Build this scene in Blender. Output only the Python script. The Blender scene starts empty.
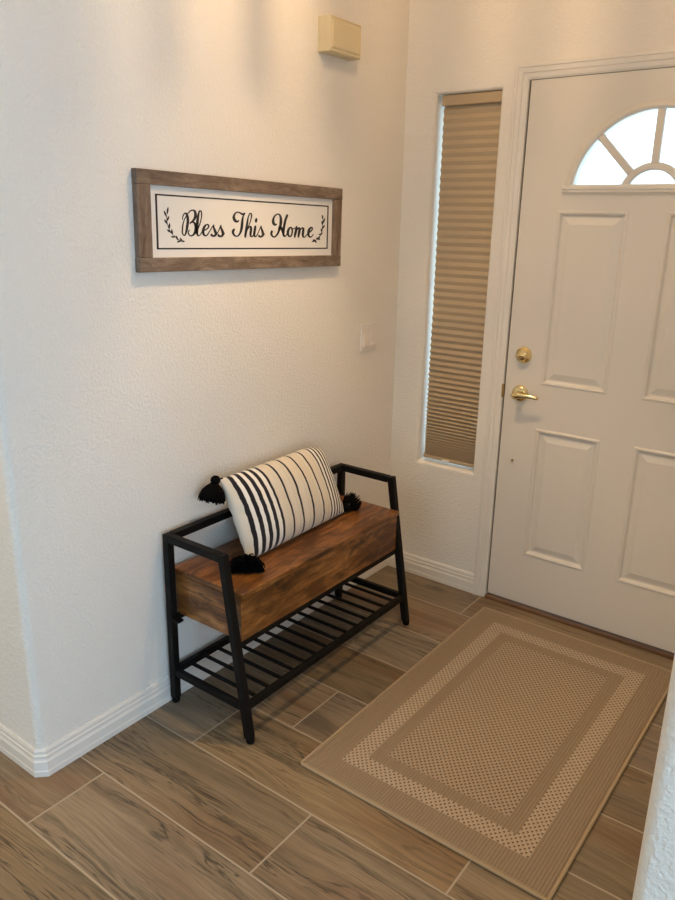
import bpy, bmesh, math, random, json
from mathutils import Vector, Matrix
from math import sin, cos, pi, radians
random.seed(7)
SC = bpy.context.scene
COL = SC.collection

# ------------------------------------------------------------------ helpers
def link(name, me, m=None, parent=None, smooth=False):
    o = bpy.data.objects.new(name, me); COL.objects.link(o)
    if m is not None: me.materials.append(m)
    if smooth:
        for f in me.polygons: f.use_smooth = True
    if parent is not None: o.parent = parent
    return o
def obj(name, bm, m=None, parent=None, smooth=False, recalc=True):
    if recalc: bmesh.ops.recalc_face_normals(bm, faces=bm.faces[:])
    me = bpy.data.meshes.new(name); bm.to_mesh(me); bm.free()
    return link(name, me, m, parent, smooth)
def thing(name, label, cat, loc=(0, 0, 0), rot=(0, 0, 0), group=None):
    o = bpy.data.objects.new(name, None); COL.objects.link(o)
    o.empty_display_size = .05; o.location = loc; o.rotation_euler = rot
    o['label'] = label; o['category'] = cat
    if group: o['group'] = group
    return o
def struct(o, label=None, cat=None):
    o['kind'] = 'structure'
    if label: o['label'] = label
    if cat: o['category'] = cat
    return o
def box(bm, x0, x1, y0, y1, z0, z1, bev=0, seg=2):
    vs = [bm.verts.new(p) for p in [(x0,y0,z0),(x1,y0,z0),(x1,y1,z0),(x0,y1,z0),(x0,y0,z1),(x1,y0,z1),(x1,y1,z1),(x0,y1,z1)]]
    fs = [bm.faces.new([vs[i] for i in q]) for q in [(3,2,1,0),(4,5,6,7),(0,1,5,4),(1,2,6,5),(2,3,7,6),(3,0,4,7)]]
    if bev:
        es = list({e for f in fs for e in f.edges})
        bmesh.ops.bevel(bm, geom=es, offset=bev, segments=seg, affect='EDGES', profile=.5)
    return bm
def newbox(*a, **k): return box(bmesh.new(), *a, **k)
def beam(bm, p0, p1, w, d, xref=(1, 0, 0), bev=0.002):
    """square tube from p0 to p1; w along xref-ish, d along the other"""
    p0, p1 = Vector(p0), Vector(p1); t = (p1 - p0).normalized()
    a = Vector(xref); a = (a - t * a.dot(t)).normalized(); b = t.cross(a)
    r = []
    for p in (p0, p1):
        r.append([bm.verts.new(p + a * (sx * w / 2) + b * (sy * d / 2)) for sx, sy in ((-1,-1),(1,-1),(1,1),(-1,1))])
    fs = [bm.faces.new(r[0][::-1]), bm.faces.new(r[1])]
    for i in range(4):
        j = (i + 1) % 4; fs.append(bm.faces.new([r[0][i], r[0][j], r[1][j], r[1][i]]))
    if bev:
        es = list({e for f in fs for e in f.edges})
        bmesh.ops.bevel(bm, geom=es, offset=bev, segments=2, affect='EDGES', profile=.5)
    return bm
def tube(bm, pts, rad, n=8, cap=True):
    pts = [Vector(p) for p in pts]; rings = []
    if not hasattr(rad, '__len__'): rad = [rad] * len(pts)
    ref = Vector((0, 0, 1))
    for i, p in enumerate(pts):
        t = (pts[min(i + 1, len(pts) - 1)] - pts[max(i - 1, 0)]).normalized()
        if abs(t.dot(ref)) > .95: ref = Vector((1, 0, 0))
        a = (ref - t * ref.dot(t)).normalized(); b = t.cross(a)
        rr = rad[i] if hasattr(rad[i], '__len__') else (rad[i], rad[i])
        rings.append([bm.verts.new(p + a * cos(2*pi*k/n) * rr[0] + b * sin(2*pi*k/n) * rr[1]) for k in range(n)])
    for r0, r1 in zip(rings, rings[1:]):
        for k in range(n): bm.faces.new([r0[k], r0[(k+1) % n], r1[(k+1) % n], r1[k]])
    if cap: bm.faces.new(rings[0][::-1]); bm.faces.new(rings[-1])
    return bm
def lathe(bm, prof, c, axis=(0, -1, 0), n=32, cap=True):
    """prof: (radius, height along axis)"""
    ax = Vector(axis).normalized(); a = Vector((0, 0, 1)) if abs(ax.z) < .9 else Vector((1, 0, 0))
    a = (a - ax * a.dot(ax)).normalized(); b = ax.cross(a); c = Vector(c); rings = []
    for r, h in prof:
        rings.append([bm.verts.new(c + ax*h + (a*cos(2*pi*k/n) + b*sin(2*pi*k/n))*r) for k in range(n)])
    for r0, r1 in zip(rings, rings[1:]):
        for k in range(n): bm.faces.new([r0[k], r0[(k+1) % n], r1[(k+1) % n], r1[k]])
    if cap: bm.faces.new(rings[0][::-1]); bm.faces.new(rings[-1])
    return bm
def prism(bm, poly, z0, z1):
    lo = [bm.verts.new((x, y, z0)) for x, y in poly]; hi = [bm.verts.new((x, y, z1)) for x, y in poly]
    n = len(poly)
    for i in range(n):
        j = (i + 1) % n; bm.faces.new([lo[i], lo[j], hi[j], hi[i]])
    bm.faces.new(hi); bm.faces.new(lo[::-1])
    return bm
def miters(path, closed=False):
    out = []; n = len(path)
    for i in range(n):
        p = Vector(path[i])
        d0 = (p - Vector(path[i-1])).normalized() if (i > 0 or closed) else None
        d1 = (Vector(path[(i+1) % n]) - p).normalized() if (i < n-1 or closed) else None
        d0 = d0 or d1; d1 = d1 or d0
        n0 = Vector((d0.y, -d0.x)); n1 = Vector((d1.y, -d1.x))
        m = n0 + n1; out.append(m / (1 + n0.dot(n1)))
    return out
def sweep_floor(path, mit, prof, i0, i1):
    """prof (depth, height) swept along plan path, depth along the right-hand normal"""
    bm = bmesh.new(); rings = []
    for i in range(i0, i1 + 1):
        rings.append([bm.verts.new((path[i][0] + mit[i].x*d, path[i][1] + mit[i].y*d, h)) for d, h in prof])
    n = len(prof)
    for r0, r1 in zip(rings, rings[1:]):
        for k in range(n): bm.faces.new([r0[k], r0[(k+1) % n], r1[(k+1) % n], r1[k]])
    bm.faces.new(rings[0]); bm.faces.new(rings[-1][::-1])
    return bm

# ------------------------------------------------------------------ node helpers
class NT:
    def __init__(s, name):
        s.m = bpy.data.materials.new(name); s.m.use_nodes = True; s.t = s.m.node_tree; s.t.nodes.clear()
        s.out = s.n('ShaderNodeOutputMaterial')
    def n(s, typ, **k):
        x = s.t.nodes.new(typ)
        for a, v in k.items():
            if a == 'inp':
                for i, w in v.items():
                    if hasattr(w, 'is_output'): s.t.links.new(w, x.inputs[i])
                    else: x.inputs[i].default_value = w
            else: setattr(x, a, v)
        return x
    def l(s, a, b): s.t.links.new(a, b)
    def coord(s, which='Object'): return s.n('ShaderNodeTexCoord').outputs[which]
    def mapping(s, v, scale=(1,1,1), loc=(0,0,0), rot=(0,0,0)):
        return s.n('ShaderNodeMapping', inp={'Vector': v, 'Scale': scale, 'Location': loc, 'Rotation': rot}).outputs[0]
    def noise(s, v, scale, detail=4, rough=.5, dist=0):
        return s.n('ShaderNodeTexNoise', inp={'Vector': v, 'Scale': scale, 'Detail': detail, 'Roughness': rough, 'Distortion': dist}).outputs[0]
    def math(s, op, a, b=0.0, c=0.0, clamp=False):
        return s.n('ShaderNodeMath', operation=op, use_clamp=clamp, inp={0: a, 1: b, 2: c}).outputs[0]
    def ramp(s, f, stops, interp='LINEAR'):
        r = s.n('ShaderNodeValToRGB', inp={0: f}); e = r.color_ramp; e.interpolation = interp
        while len(e.elements) < len(stops): e.elements.new(.5)
        for q, (p, c) in zip(e.elements, stops):
            q.position = p; q.color = c if len(c) == 4 else (*c, 1)
        return r.outputs[0]
    def mix(s, f, a, b, blend='MIX'):
        x = s.n('ShaderNodeMix', data_type='RGBA', blend_type=blend)
        for i, w in ((0, f), (6, a), (7, b)):
            if hasattr(w, 'is_output'): s.l(w, x.inputs[i])
            else: x.inputs[i].default_value = w if i == 0 or len(w) == 4 else (*w, 1)
        return x.outputs[2]
    def bump(s, h, strength=.5, dist=.001, normal=None):
        i = {'Height': h, 'Strength': strength, 'Distance': dist}
        if normal is not None: i['Normal'] = normal
        return s.n('ShaderNodeBump', inp=i).outputs[0]
    def principled(s, color, rough=.5, normal=None, **k):
        i = {'Roughness': rough}
        i['Base Color'] = color if hasattr(color, 'is_output') else (*color[:3], 1)
        if normal is not None: i['Normal'] = normal
        i.update(k)
        p = s.n('ShaderNodeBsdfPrincipled', inp=i); s.l(p.outputs[0], s.out.inputs[0]); return p
    def sep(s, v):
        return s.n('ShaderNodeSeparateXYZ', inp={0: v}).outputs
    def comb(s, x=0., y=0., z=0.):
        return s.n('ShaderNodeCombineXYZ', inp={0: x, 1: y, 2: z}).outputs[0]

def lin(r, g, b):
    f = lambda c: (c/255/12.92) if c/255 <= .04045 else ((c/255+.055)/1.055)**2.4
    return (f(r), f(g), f(b))

# ------------------------------------------------------------------ materials
def mat_wall():
    t = NT('textured_wall_paint'); c = t.coord()
    a = t.noise(c, 120, 3, .5, .15); b = t.noise(c, 55, 2, .5, .1)
    h = t.math('ADD', t.math('MULTIPLY', t.ramp(a, [(.42, (0,0,0)), (.62, (1,1,1))]), .7), t.math('MULTIPLY', b, .6))
    t.principled(WALL, .62, t.bump(h, .65, .0024)); return t.m
def mat_paint(name, col, rough=.35, bump=0.0):
    t = NT(name); c = t.coord(); nz = t.noise(t.mapping(c, (40, 40, 6)), 8, 3)
    t.principled(col, rough, t.bump(nz, bump, .0004) if bump else None); return t.m
def mat_plain(name, col, rough=.5, metal=0.0, **k):
    t = NT(name); c = t.coord(); nz = t.noise(c, 25, 3)
    r = t.n('ShaderNodeMapRange', inp={'Value': nz, 'To Min': max(rough-.06, .02), 'To Max': rough+.06}).outputs[0]
    t.principled(col, r, Metallic=metal, **k); return t.m
def mat_floor():
    t = NT('wood_look_tile'); c = t.coord()
    rnd = t.n('ShaderNodeAttribute', attribute_name='plank_tint').outputs
    rc = rnd['Color']; rs = t.n('ShaderNodeSeparateColor', inp={0: rc}).outputs
    off = t.n('ShaderNodeVectorMath', operation='SCALE', inp={0: rc, 'Scale': 37.0}).outputs[0]
    v = t.n('ShaderNodeVectorMath', operation='ADD', inp={0: c, 1: off}).outputs[0]
    wv = t.noise(t.mapping(v, (1.8, 5.0, 1)), 1.0, 2, .5)
    w2 = t.noise(t.mapping(v, (9, 30, 1)), 1.0, 2, .5)
    sx = t.sep(v)
    kv = t.n('ShaderNodeTexVoronoi', inp={'Vector': t.mapping(v, (2.1, 6.0, 1)), 'Scale': 1.0, 'Randomness': 1.0})
    kd = kv.outputs['Distance']
    pick = t.math('GREATER_THAN', t.n('ShaderNodeSeparateColor', inp={0: kv.outputs['Color']}).outputs[0], .62)
    near = t.math('MULTIPLY', t.ramp(kd, [(.0, (1,1,1)), (.42, (0,0,0))], 'EASE'), pick)
    yy = t.math('ADD', sx[1], t.math('MULTIPLY', t.math('SUBTRACT', wv, .5), .085))
    yy = t.math('ADD', yy, t.math('MULTIPLY', t.math('SUBTRACT', w2, .5), .010))
    yk = t.math('ADD', yy, t.math('MULTIPLY', near, .030))
    g = t.comb(sx[0], yk, 0.0)
    broad = t.noise(t.mapping(g, (.8, 10, 1)), 1.0, 3, .55, .2)
    tone = t.noise(t.mapping(g, (1.1, 5, 1), (9, 2, 0)), 1.0, 2, .5)
    streak = t.noise(t.mapping(g, (1.6, 60, 1)), 1.0, 4, .6, .1)
    fine = t.noise(t.mapping(g, (7, 240, 1)), 1.0, 2, .6)
    crack = t.noise(t.mapping(g, (1.1, 24, 1)), 1.0, 5, .62, .5)
    crackb = t.noise(t.mapping(g, (1.5, 34, 1), (3, 7, 0)), 1.0, 4, .6, .4)
    base = t.ramp(broad, [(.30, FL[0]), (.43, FL[1]), (.55, FL[2]), (.70, FL[1])])
    base = t.mix(t.math('MULTIPLY', t.ramp(tone, [(.44, (0,0,0)), (.62, (1,1,1))]), .75), base, FL[3])
    base = t.mix(t.math('MULTIPLY', t.ramp(tone, [(.32, (1,1,1)), (.44, (0,0,0))]), .7), base, FL[0])
    base = t.mix(t.math('MULTIPLY', t.ramp(streak, [(.36, (1,1,1)), (.52, (0,0,0))]), .42), base, FL[4])
    base = t.mix(t.math('MULTIPLY', t.ramp(streak, [(.54, (0,0,0)), (.68, (1,1,1))]), .45), base, FL[2])
    base = t.mix(t.math('MULTIPLY', t.ramp(fine, [(.38, (1,1,1)), (.55, (0,0,0))]), .38), base, FL[4])
    m1 = t.ramp(t.noise(t.mapping(v, (1.1, 6, 1)), 1.0, 2), [(.44, (0,0,0)), (.60, (1,1,1))])
    m2 = t.ramp(t.noise(t.mapping(v, (1.4, 8, 1), (2, 9, 0)), 1.0, 2), [(.44, (0,0,0)), (.60, (1,1,1))])
    c1 = t.math('MULTIPLY', t.ramp(crack, [(.476, (0,0,0)), (.495, (1,1,1)), (.505, (1,1,1)), (.524, (0,0,0))]), m1)
    c2 = t.math('MULTIPLY', t.ramp(crackb, [(.478, (0,0,0)), (.496, (1,1,1)), (.504, (1,1,1)), (.522, (0,0,0))]), m2)
    ck = t.math('MAXIMUM', c1, t.math('MULTIPLY', c2, .8))
    blot = t.math('MULTIPLY', t.ramp(t.noise(t.mapping(g, (1.6, 11, 1), (5, 3, 0)), 1.0, 4, .62, .5), [(.57, (0,0,0)), (.70, (1,1,1))]), .5)
    base = t.mix(blot, base, FL[5])
    base = t.mix(t.math('MULTIPLY', ck, .85), base, FL[6])
    ring = t.math('ADD', t.math('MULTIPLY', t.math('SINE', t.math('MULTIPLY', kd, 95.0)), .5), .5)
    knot = t.math('MULTIPLY', t.math('MULTIPLY', t.ramp(kd, [(.05, (1,1,1)), (.15, (0,0,0))]), pick), t.math('ADD', t.math('MULTIPLY', ring, .5), .45))
    base = t.mix(t.math('MULTIPLY', knot, .85), base, FL[6])
    hsv = t.n('ShaderNodeHueSaturation', inp={'Color': base, 'Value': t.n('ShaderNodeMapRange', inp={'Value': rs[0], 'To Min': .88, 'To Max': 1.12}).outputs[0],
              'Saturation': t.n('ShaderNodeMapRange', inp={'Value': rs[1], 'To Min': .85, 'To Max': 1.12}).outputs[0], 'Hue': .5}).outputs[0]
    hgt = t.math('ADD', t.math('MULTIPLY', streak, .6), t.math('ADD', t.math('MULTIPLY', fine, .3), t.math('MULTIPLY', ck, -.6)))
    t.principled(hsv, .45, t.bump(hgt, .3, .001), **{'Specular IOR Level': .35}); return t.m
def mat_board(name, cols, axis='y', rough=.6, dark=.8, fs=1.0, bump=.4):
    """weathered / stained board, grain along the axis"""
    t = NT(name); c = t.coord()
    k = dict(x=(1.6, 26, 26), y=(26, 1.6, 26), z=(26, 26, 1.6))[axis]
    k = tuple(q * fs for q in k)
    oi = t.n('ShaderNodeObjectInfo').outputs['Random']
    v = t.n('ShaderNodeVectorMath', operation='ADD', inp={0: c, 1: t.comb(t.math('MULTIPLY', oi, 9.0), t.math('MULTIPLY', oi, 7.0), t.math('MULTIPLY', oi, 5.0))}).outputs[0]
    w = t.n('ShaderNodeVectorMath', operation='ADD', inp={0: v, 1: t.n('ShaderNodeVectorMath', operation='SCALE', inp={0: t.n('ShaderNodeTexNoise', inp={'Vector': v, 'Scale': 5.0*fs}).outputs['Color'], 'Scale': .05}).outputs[0]}).outputs[0]
    a = t.noise(t.mapping(w, k), 1.0, 5, .6, .3)
    f = t.noise(t.mapping(w, tuple(q*6 for q in k)), 1.0, 3, .6)
    b = t.noise(v, 6*fs, 4, .6, .6)
    col = t.ramp(a, [(.3, cols[0]), (.5, cols[1]), (.7, cols[2])])
    col = t.mix(t.math('MULTIPLY', t.ramp(b, [(.42, (0,0,0)), (.66, (1,1,1))]), dark), col, cols[0])
    col = t.mix(t.math('MULTIPLY', t.ramp(f, [(.38, (1,1,1)), (.56, (0,0,0))]), .5), col, cols[0])
    t.principled(col, rough, t.bump(t.math('ADD', a, t.math('MULTIPLY', f, .4)), bump, .0008)); return t.m
def mat_rustic():
    t = NT('rustic_brown_board'); c0 = t.coord(); nrm = t.sep(t.coord('Normal')); ey = t.math('GREATER_THAN', t.math('ABSOLUTE', nrm[1]), .6); p0 = t.sep(c0)
    cs = t.comb(p0[1], p0[0], p0[2])
    c = t.n('ShaderNodeMix', data_type='VECTOR', inp={0: ey, 4: c0, 5: cs}).outputs[1]
    oi = t.n('ShaderNodeObjectInfo').outputs['Random']
    v = t.n('ShaderNodeVectorMath', operation='ADD', inp={0: c, 1: t.comb(t.math('MULTIPLY', oi, 3.0), t.math('MULTIPLY', oi, 5.0), 0.0)}).outputs[0]
    w = t.n('ShaderNodeVectorMath', operation='ADD', inp={0: v, 1: t.n('ShaderNodeVectorMath', operation='SCALE', inp={0: t.n('ShaderNodeTexNoise', inp={'Vector': v, 'Scale': 9.0}).outputs['Color'], 'Scale': .035}).outputs[0]}).outputs[0]
    a = t.noise(t.mapping(w, (36, 3.6, 36)), 1.0, 5, .62, .3)
    b = t.noise(t.mapping(v, (17, 8, 17)), 1.0, 4, .6, .8)
    d = t.noise(t.mapping(w, (20, 6.5, 20), (4, 1, 2)), 1.0, 4, .66, .8)
    f = t.noise(t.mapping(w, (210, 10, 210)), 1.0, 3, .6)
    kv = t.n('ShaderNodeTexVoronoi', inp={'Vector': t.mapping(w, (14, 5, 14)), 'Scale': 1.0})
    kn = t.math('MULTIPLY', t.ramp(kv.outputs['Distance'], [(.06, (1,1,1)), (.20, (0,0,0))]), t.math('GREATER_THAN', t.n('ShaderNodeSeparateColor', inp={0: kv.outputs['Color']}).outputs[0], .7))
    col = t.ramp(a, [(.32, RU[0]), (.46, RU[1]), (.60, RU[2]), (.74, RU[3])])
    col = t.mix(t.math('MULTIPLY', t.ramp(b, [(.28, (1,1,1)), (.44, (0,0,0))]), .6), col, RU[3])
    col = t.mix(t.math('MULTIPLY', t.ramp(b, [(.50, (0,0,0)), (.66, (1,1,1))]), .6), col, RU[0])
    col = t.mix(t.math('MULTIPLY', t.ramp(d, [(.56, (0,0,0)), (.64, (1,1,1))]), .75), col, RU[4])
    col = t.mix(t.math('MULTIPLY', t.ramp(f, [(.40, (1,1,1)), (.54, (0,0,0))]), .4), col, RU[0])
    col = t.mix(t.math('MULTIPLY', kn, .8), col, RU[4])
    t.principled(col, .34, t.bump(t.math('ADD', a, f), .10, .0004), **{'Specular IOR Level': .5}); return t.m
def mat_rug():
    t = NT('woven_rug_yarn'); c = t.coord(); s = t.sep(c)
    RX, RY = .3825, .6005
    ax = t.math('SUBTRACT', RX, t.math('ABSOLUTE', s[0])); ay = t.math('SUBTRACT', RY, t.math('ABSOLUTE', s[1]))
    e = t.math('MINIMUM', ax, ay)                       # distance in from the nearest edge
    def band(a, b): return t.math('MULTIPLY', t.math('GREATER_THAN', e, a), t.math('LESS_THAN', e, b))
    check = t.math('ADD', band(.087, .143), t.math('GREATER_THAN', e, .186), clamp=True)
    jit = t.n('ShaderNodeVectorMath', operation='ADD', inp={0: c, 1: t.n('ShaderNodeVectorMath', operation='SCALE', inp={0: t.n('ShaderNodeTexNoise', inp={'Vector': c, 'Scale': 90.0}).outputs['Color'], 'Scale': .0022}).outputs[0]}).outputs[0]
    j = t.sep(jit)
    p = .0092
    ribx = t.math('ABSOLUTE', t.math('SINE', t.math('MULTIPLY', j[0], pi/p)))                 # ribs running along y
    row = t.math('ABSOLUTE', t.math('SINE', t.math('MULTIPLY', j[1], pi/.0052)))
    rib = t.math('ADD', t.math('MULTIPLY', ribx, .8), t.math('MULTIPLY', row, .2))
    q = .0165
    u = t.math('MULTIPLY', t.math('SINE', t.math('MULTIPLY', j[0], 2*pi/q)), t.math('SINE', t.math('MULTIPLY', j[1], 2*pi/(q*1.15))))
    chk = t.math('ADD', t.math('MULTIPLY', u, .5), .5)
    n1 = t.noise(c, 420, 2, .6); n2 = t.noise(c, 14, 3, .5)
    pile = t.mix(t.ramp(rib, [(.1, (0,0,0)), (.55, (1,1,1))]), RG[0], RG[1])
    chc = t.mix(t.ramp(chk, [(.16, (0,0,0)), (.36, (1,1,1))]), RG[2], RG[3])
    inner = t.math('GREATER_THAN', e, .186)
    chc = t.mix(t.math('MULTIPLY', inner, .55), chc, t.mix(t.ramp(chk, [(.22, (0,0,0)), (.5, (1,1,1))]), RG[2], RG[4]))
    edge = t.math('LESS_THAN', e, .010)
    col = t.mix(check, pile, chc); col = t.mix(edge, col, RG[5])
    col = t.mix(t.math('MULTIPLY', n1, .22), col, RG[2]); col = t.mix(t.math('MULTIPLY', n2, .2), col, RG[1])
    hh = t.math('ADD', t.math('MULTIPLY', rib, t.math('SUBTRACT', 1.0, check)), t.math('MULTIPLY', check, t.math('ADD', chk, .15)))
    hh = t.math('ADD', hh, t.math('MULTIPLY', n1, .5))
    t.principled(col, .95, t.bump(hh, .8, .003), **{'Specular IOR Level': .1, 'Sheen Weight': .15}); return t.m
def mat_pillow():
    t = NT('striped_woven_cotton')
    uv = t.n('ShaderNodeUVMap', uv_map='cloth').outputs[0]
    wob = t.noise(t.mapping(uv, (6, 9, 1)), 1.0, 2)
    s = t.sep(uv); u = t.math('ADD', s[0], t.math('MULTIPLY', t.math('SUBTRACT', wob, .5), .012)); v = s[1]
    def lines(L):
        acc = None
        for p, w in L:
            x = t.math('SUBTRACT', 1.0, t.math('DIVIDE', t.math('ABSOLUTE', t.math('SUBTRACT', u, p)), w/2))
            x = t.math('MULTIPLY', x, 6.0, clamp=True)
            acc = x if acc is None else t.math('MAXIMUM', acc, x)
        return acc
    dark = lines([(.060,.032),(.116,.032),(.172,.032),(.227,.030),(.282,.022),(.380,.018),(.482,.019),(.590,.018),(.698,.017),
                  (.798,.018),(.840,.020),(.880,.020),(.918,.020),(.956,.018)])
    dash = t.math('MULTIPLY', lines([(.445,.006),(.55,.006),(.655,.006),(.755,.006)]), t.math('GREATER_THAN', t.math('SINE', t.math('MULTIPLY', v, 260.0)), -.1))
    braid = t.math('MULTIPLY', lines([(.35,.05),(.472,.03),(.578,.03),(.63,.03)]), t.math('ABSOLUTE', t.math('SINE', t.math('MULTIPLY', t.math('ADD', v, t.math('MULTIPLY', t.math('ABSOLUTE', t.math('SINE', t.math('MULTIPLY', u, 130.0))), .02)), 95.0))))
    white = t.math('ADD', t.math('MULTIPLY', t.math('GREATER_THAN', u, .060), t.math('LESS_THAN', u, .28)), t.math('GREATER_THAN', u, .80), clamp=True)
    wv = t.math('MULTIPLY', t.math('SINE', t.math('MULTIPLY', u, 900.0)), t.math('SINE', t.math('MULTIPLY', v, 600.0)))
    col = t.mix(white, PC[0], PC[1])
    col = t.mix(t.math('MULTIPLY', dash, .6), col, PC[2])
    col = t.mix(t.math('MULTIPLY', braid, .12), col, PC[2])
    col = t.mix(dark, col, PC[3])
    h = t.math('ADD', t.math('MULTIPLY', wv, .25), t.math('ADD', t.math('MULTIPLY', braid, .6), t.math('MULTIPLY', dark, .5)))
    t.principled(col, .9, t.bump(h, .5, .0015), **{'Specular IOR Level': .15, 'Sheen Weight': .2}); return t.m
def mat_glass(name, tint=(1, 1, 1), refl=.06):
    t = NT(name)
    fr = t.n('ShaderNodeLayerWeight', inp={'Blend': .3}).outputs['Fresnel']
    tr = t.n('ShaderNodeBsdfTransparent', inp={'Color': (*tint, 1)}).outputs[0]
    gl = t.n('ShaderNodeBsdfGlossy', inp={'Roughness': .03}).outputs[0]
    mx = t.n('ShaderNodeMixShader', inp={0: t.math('MULTIPLY', fr, refl*4, clamp=True), 1: tr, 2: gl})
    t.l(mx.outputs[0], t.out.inputs[0]); return t.m
def mat_shade():
    t = NT('pleated_shade_fabric'); c = t.coord(); nz = t.noise(t.mapping(c, (60, 60, 400)), 1.0, 3)
    col = t.mix(t.math('MULTIPLY', nz, .3), SH, tuple(q*.8 for q in SH))
    d = t.n('ShaderNodeBsdfDiffuse', inp={'Color': col}).outputs[0]
    tr = t.n('ShaderNodeBsdfTranslucent', inp={'Color': col}).outputs[0]
    mx = t.n('ShaderNodeMixShader', inp={0: .12, 1: d, 2: tr}); t.l(mx.outputs[0], t.out.inputs[0]); return t.m
# ------------------------------------------------------------------ palette (linear albedo)
WALL = (.85, .82, .77)
CEIL = (.82, .80, .76)
TRIM = (.80, .775, .73)
DOORC = (.745, .71, .655)
FL = [(.195,.115,.067), (.250,.182,.115), (.31,.238,.156), (.205,.166,.115), (.128,.094,.059), (.068,.062,.045), (.042,.035,.025)]
RU = [(.060,.019,.003), (.190,.070,.014), (.33,.135,.034), (.48,.225,.072), (.022,.009,.003)]
RG = [(.215,.152,.096), (.345,.262,.176), (.115,.074,.042), (.545,.432,.32), (.42,.31,.212), (.41,.31,.20)]
PC = [(.78,.71,.60), (.88,.85,.80), (.42,.30,.20), (.018,.016,.022)]
SH = (.58, .46, .315)
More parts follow.
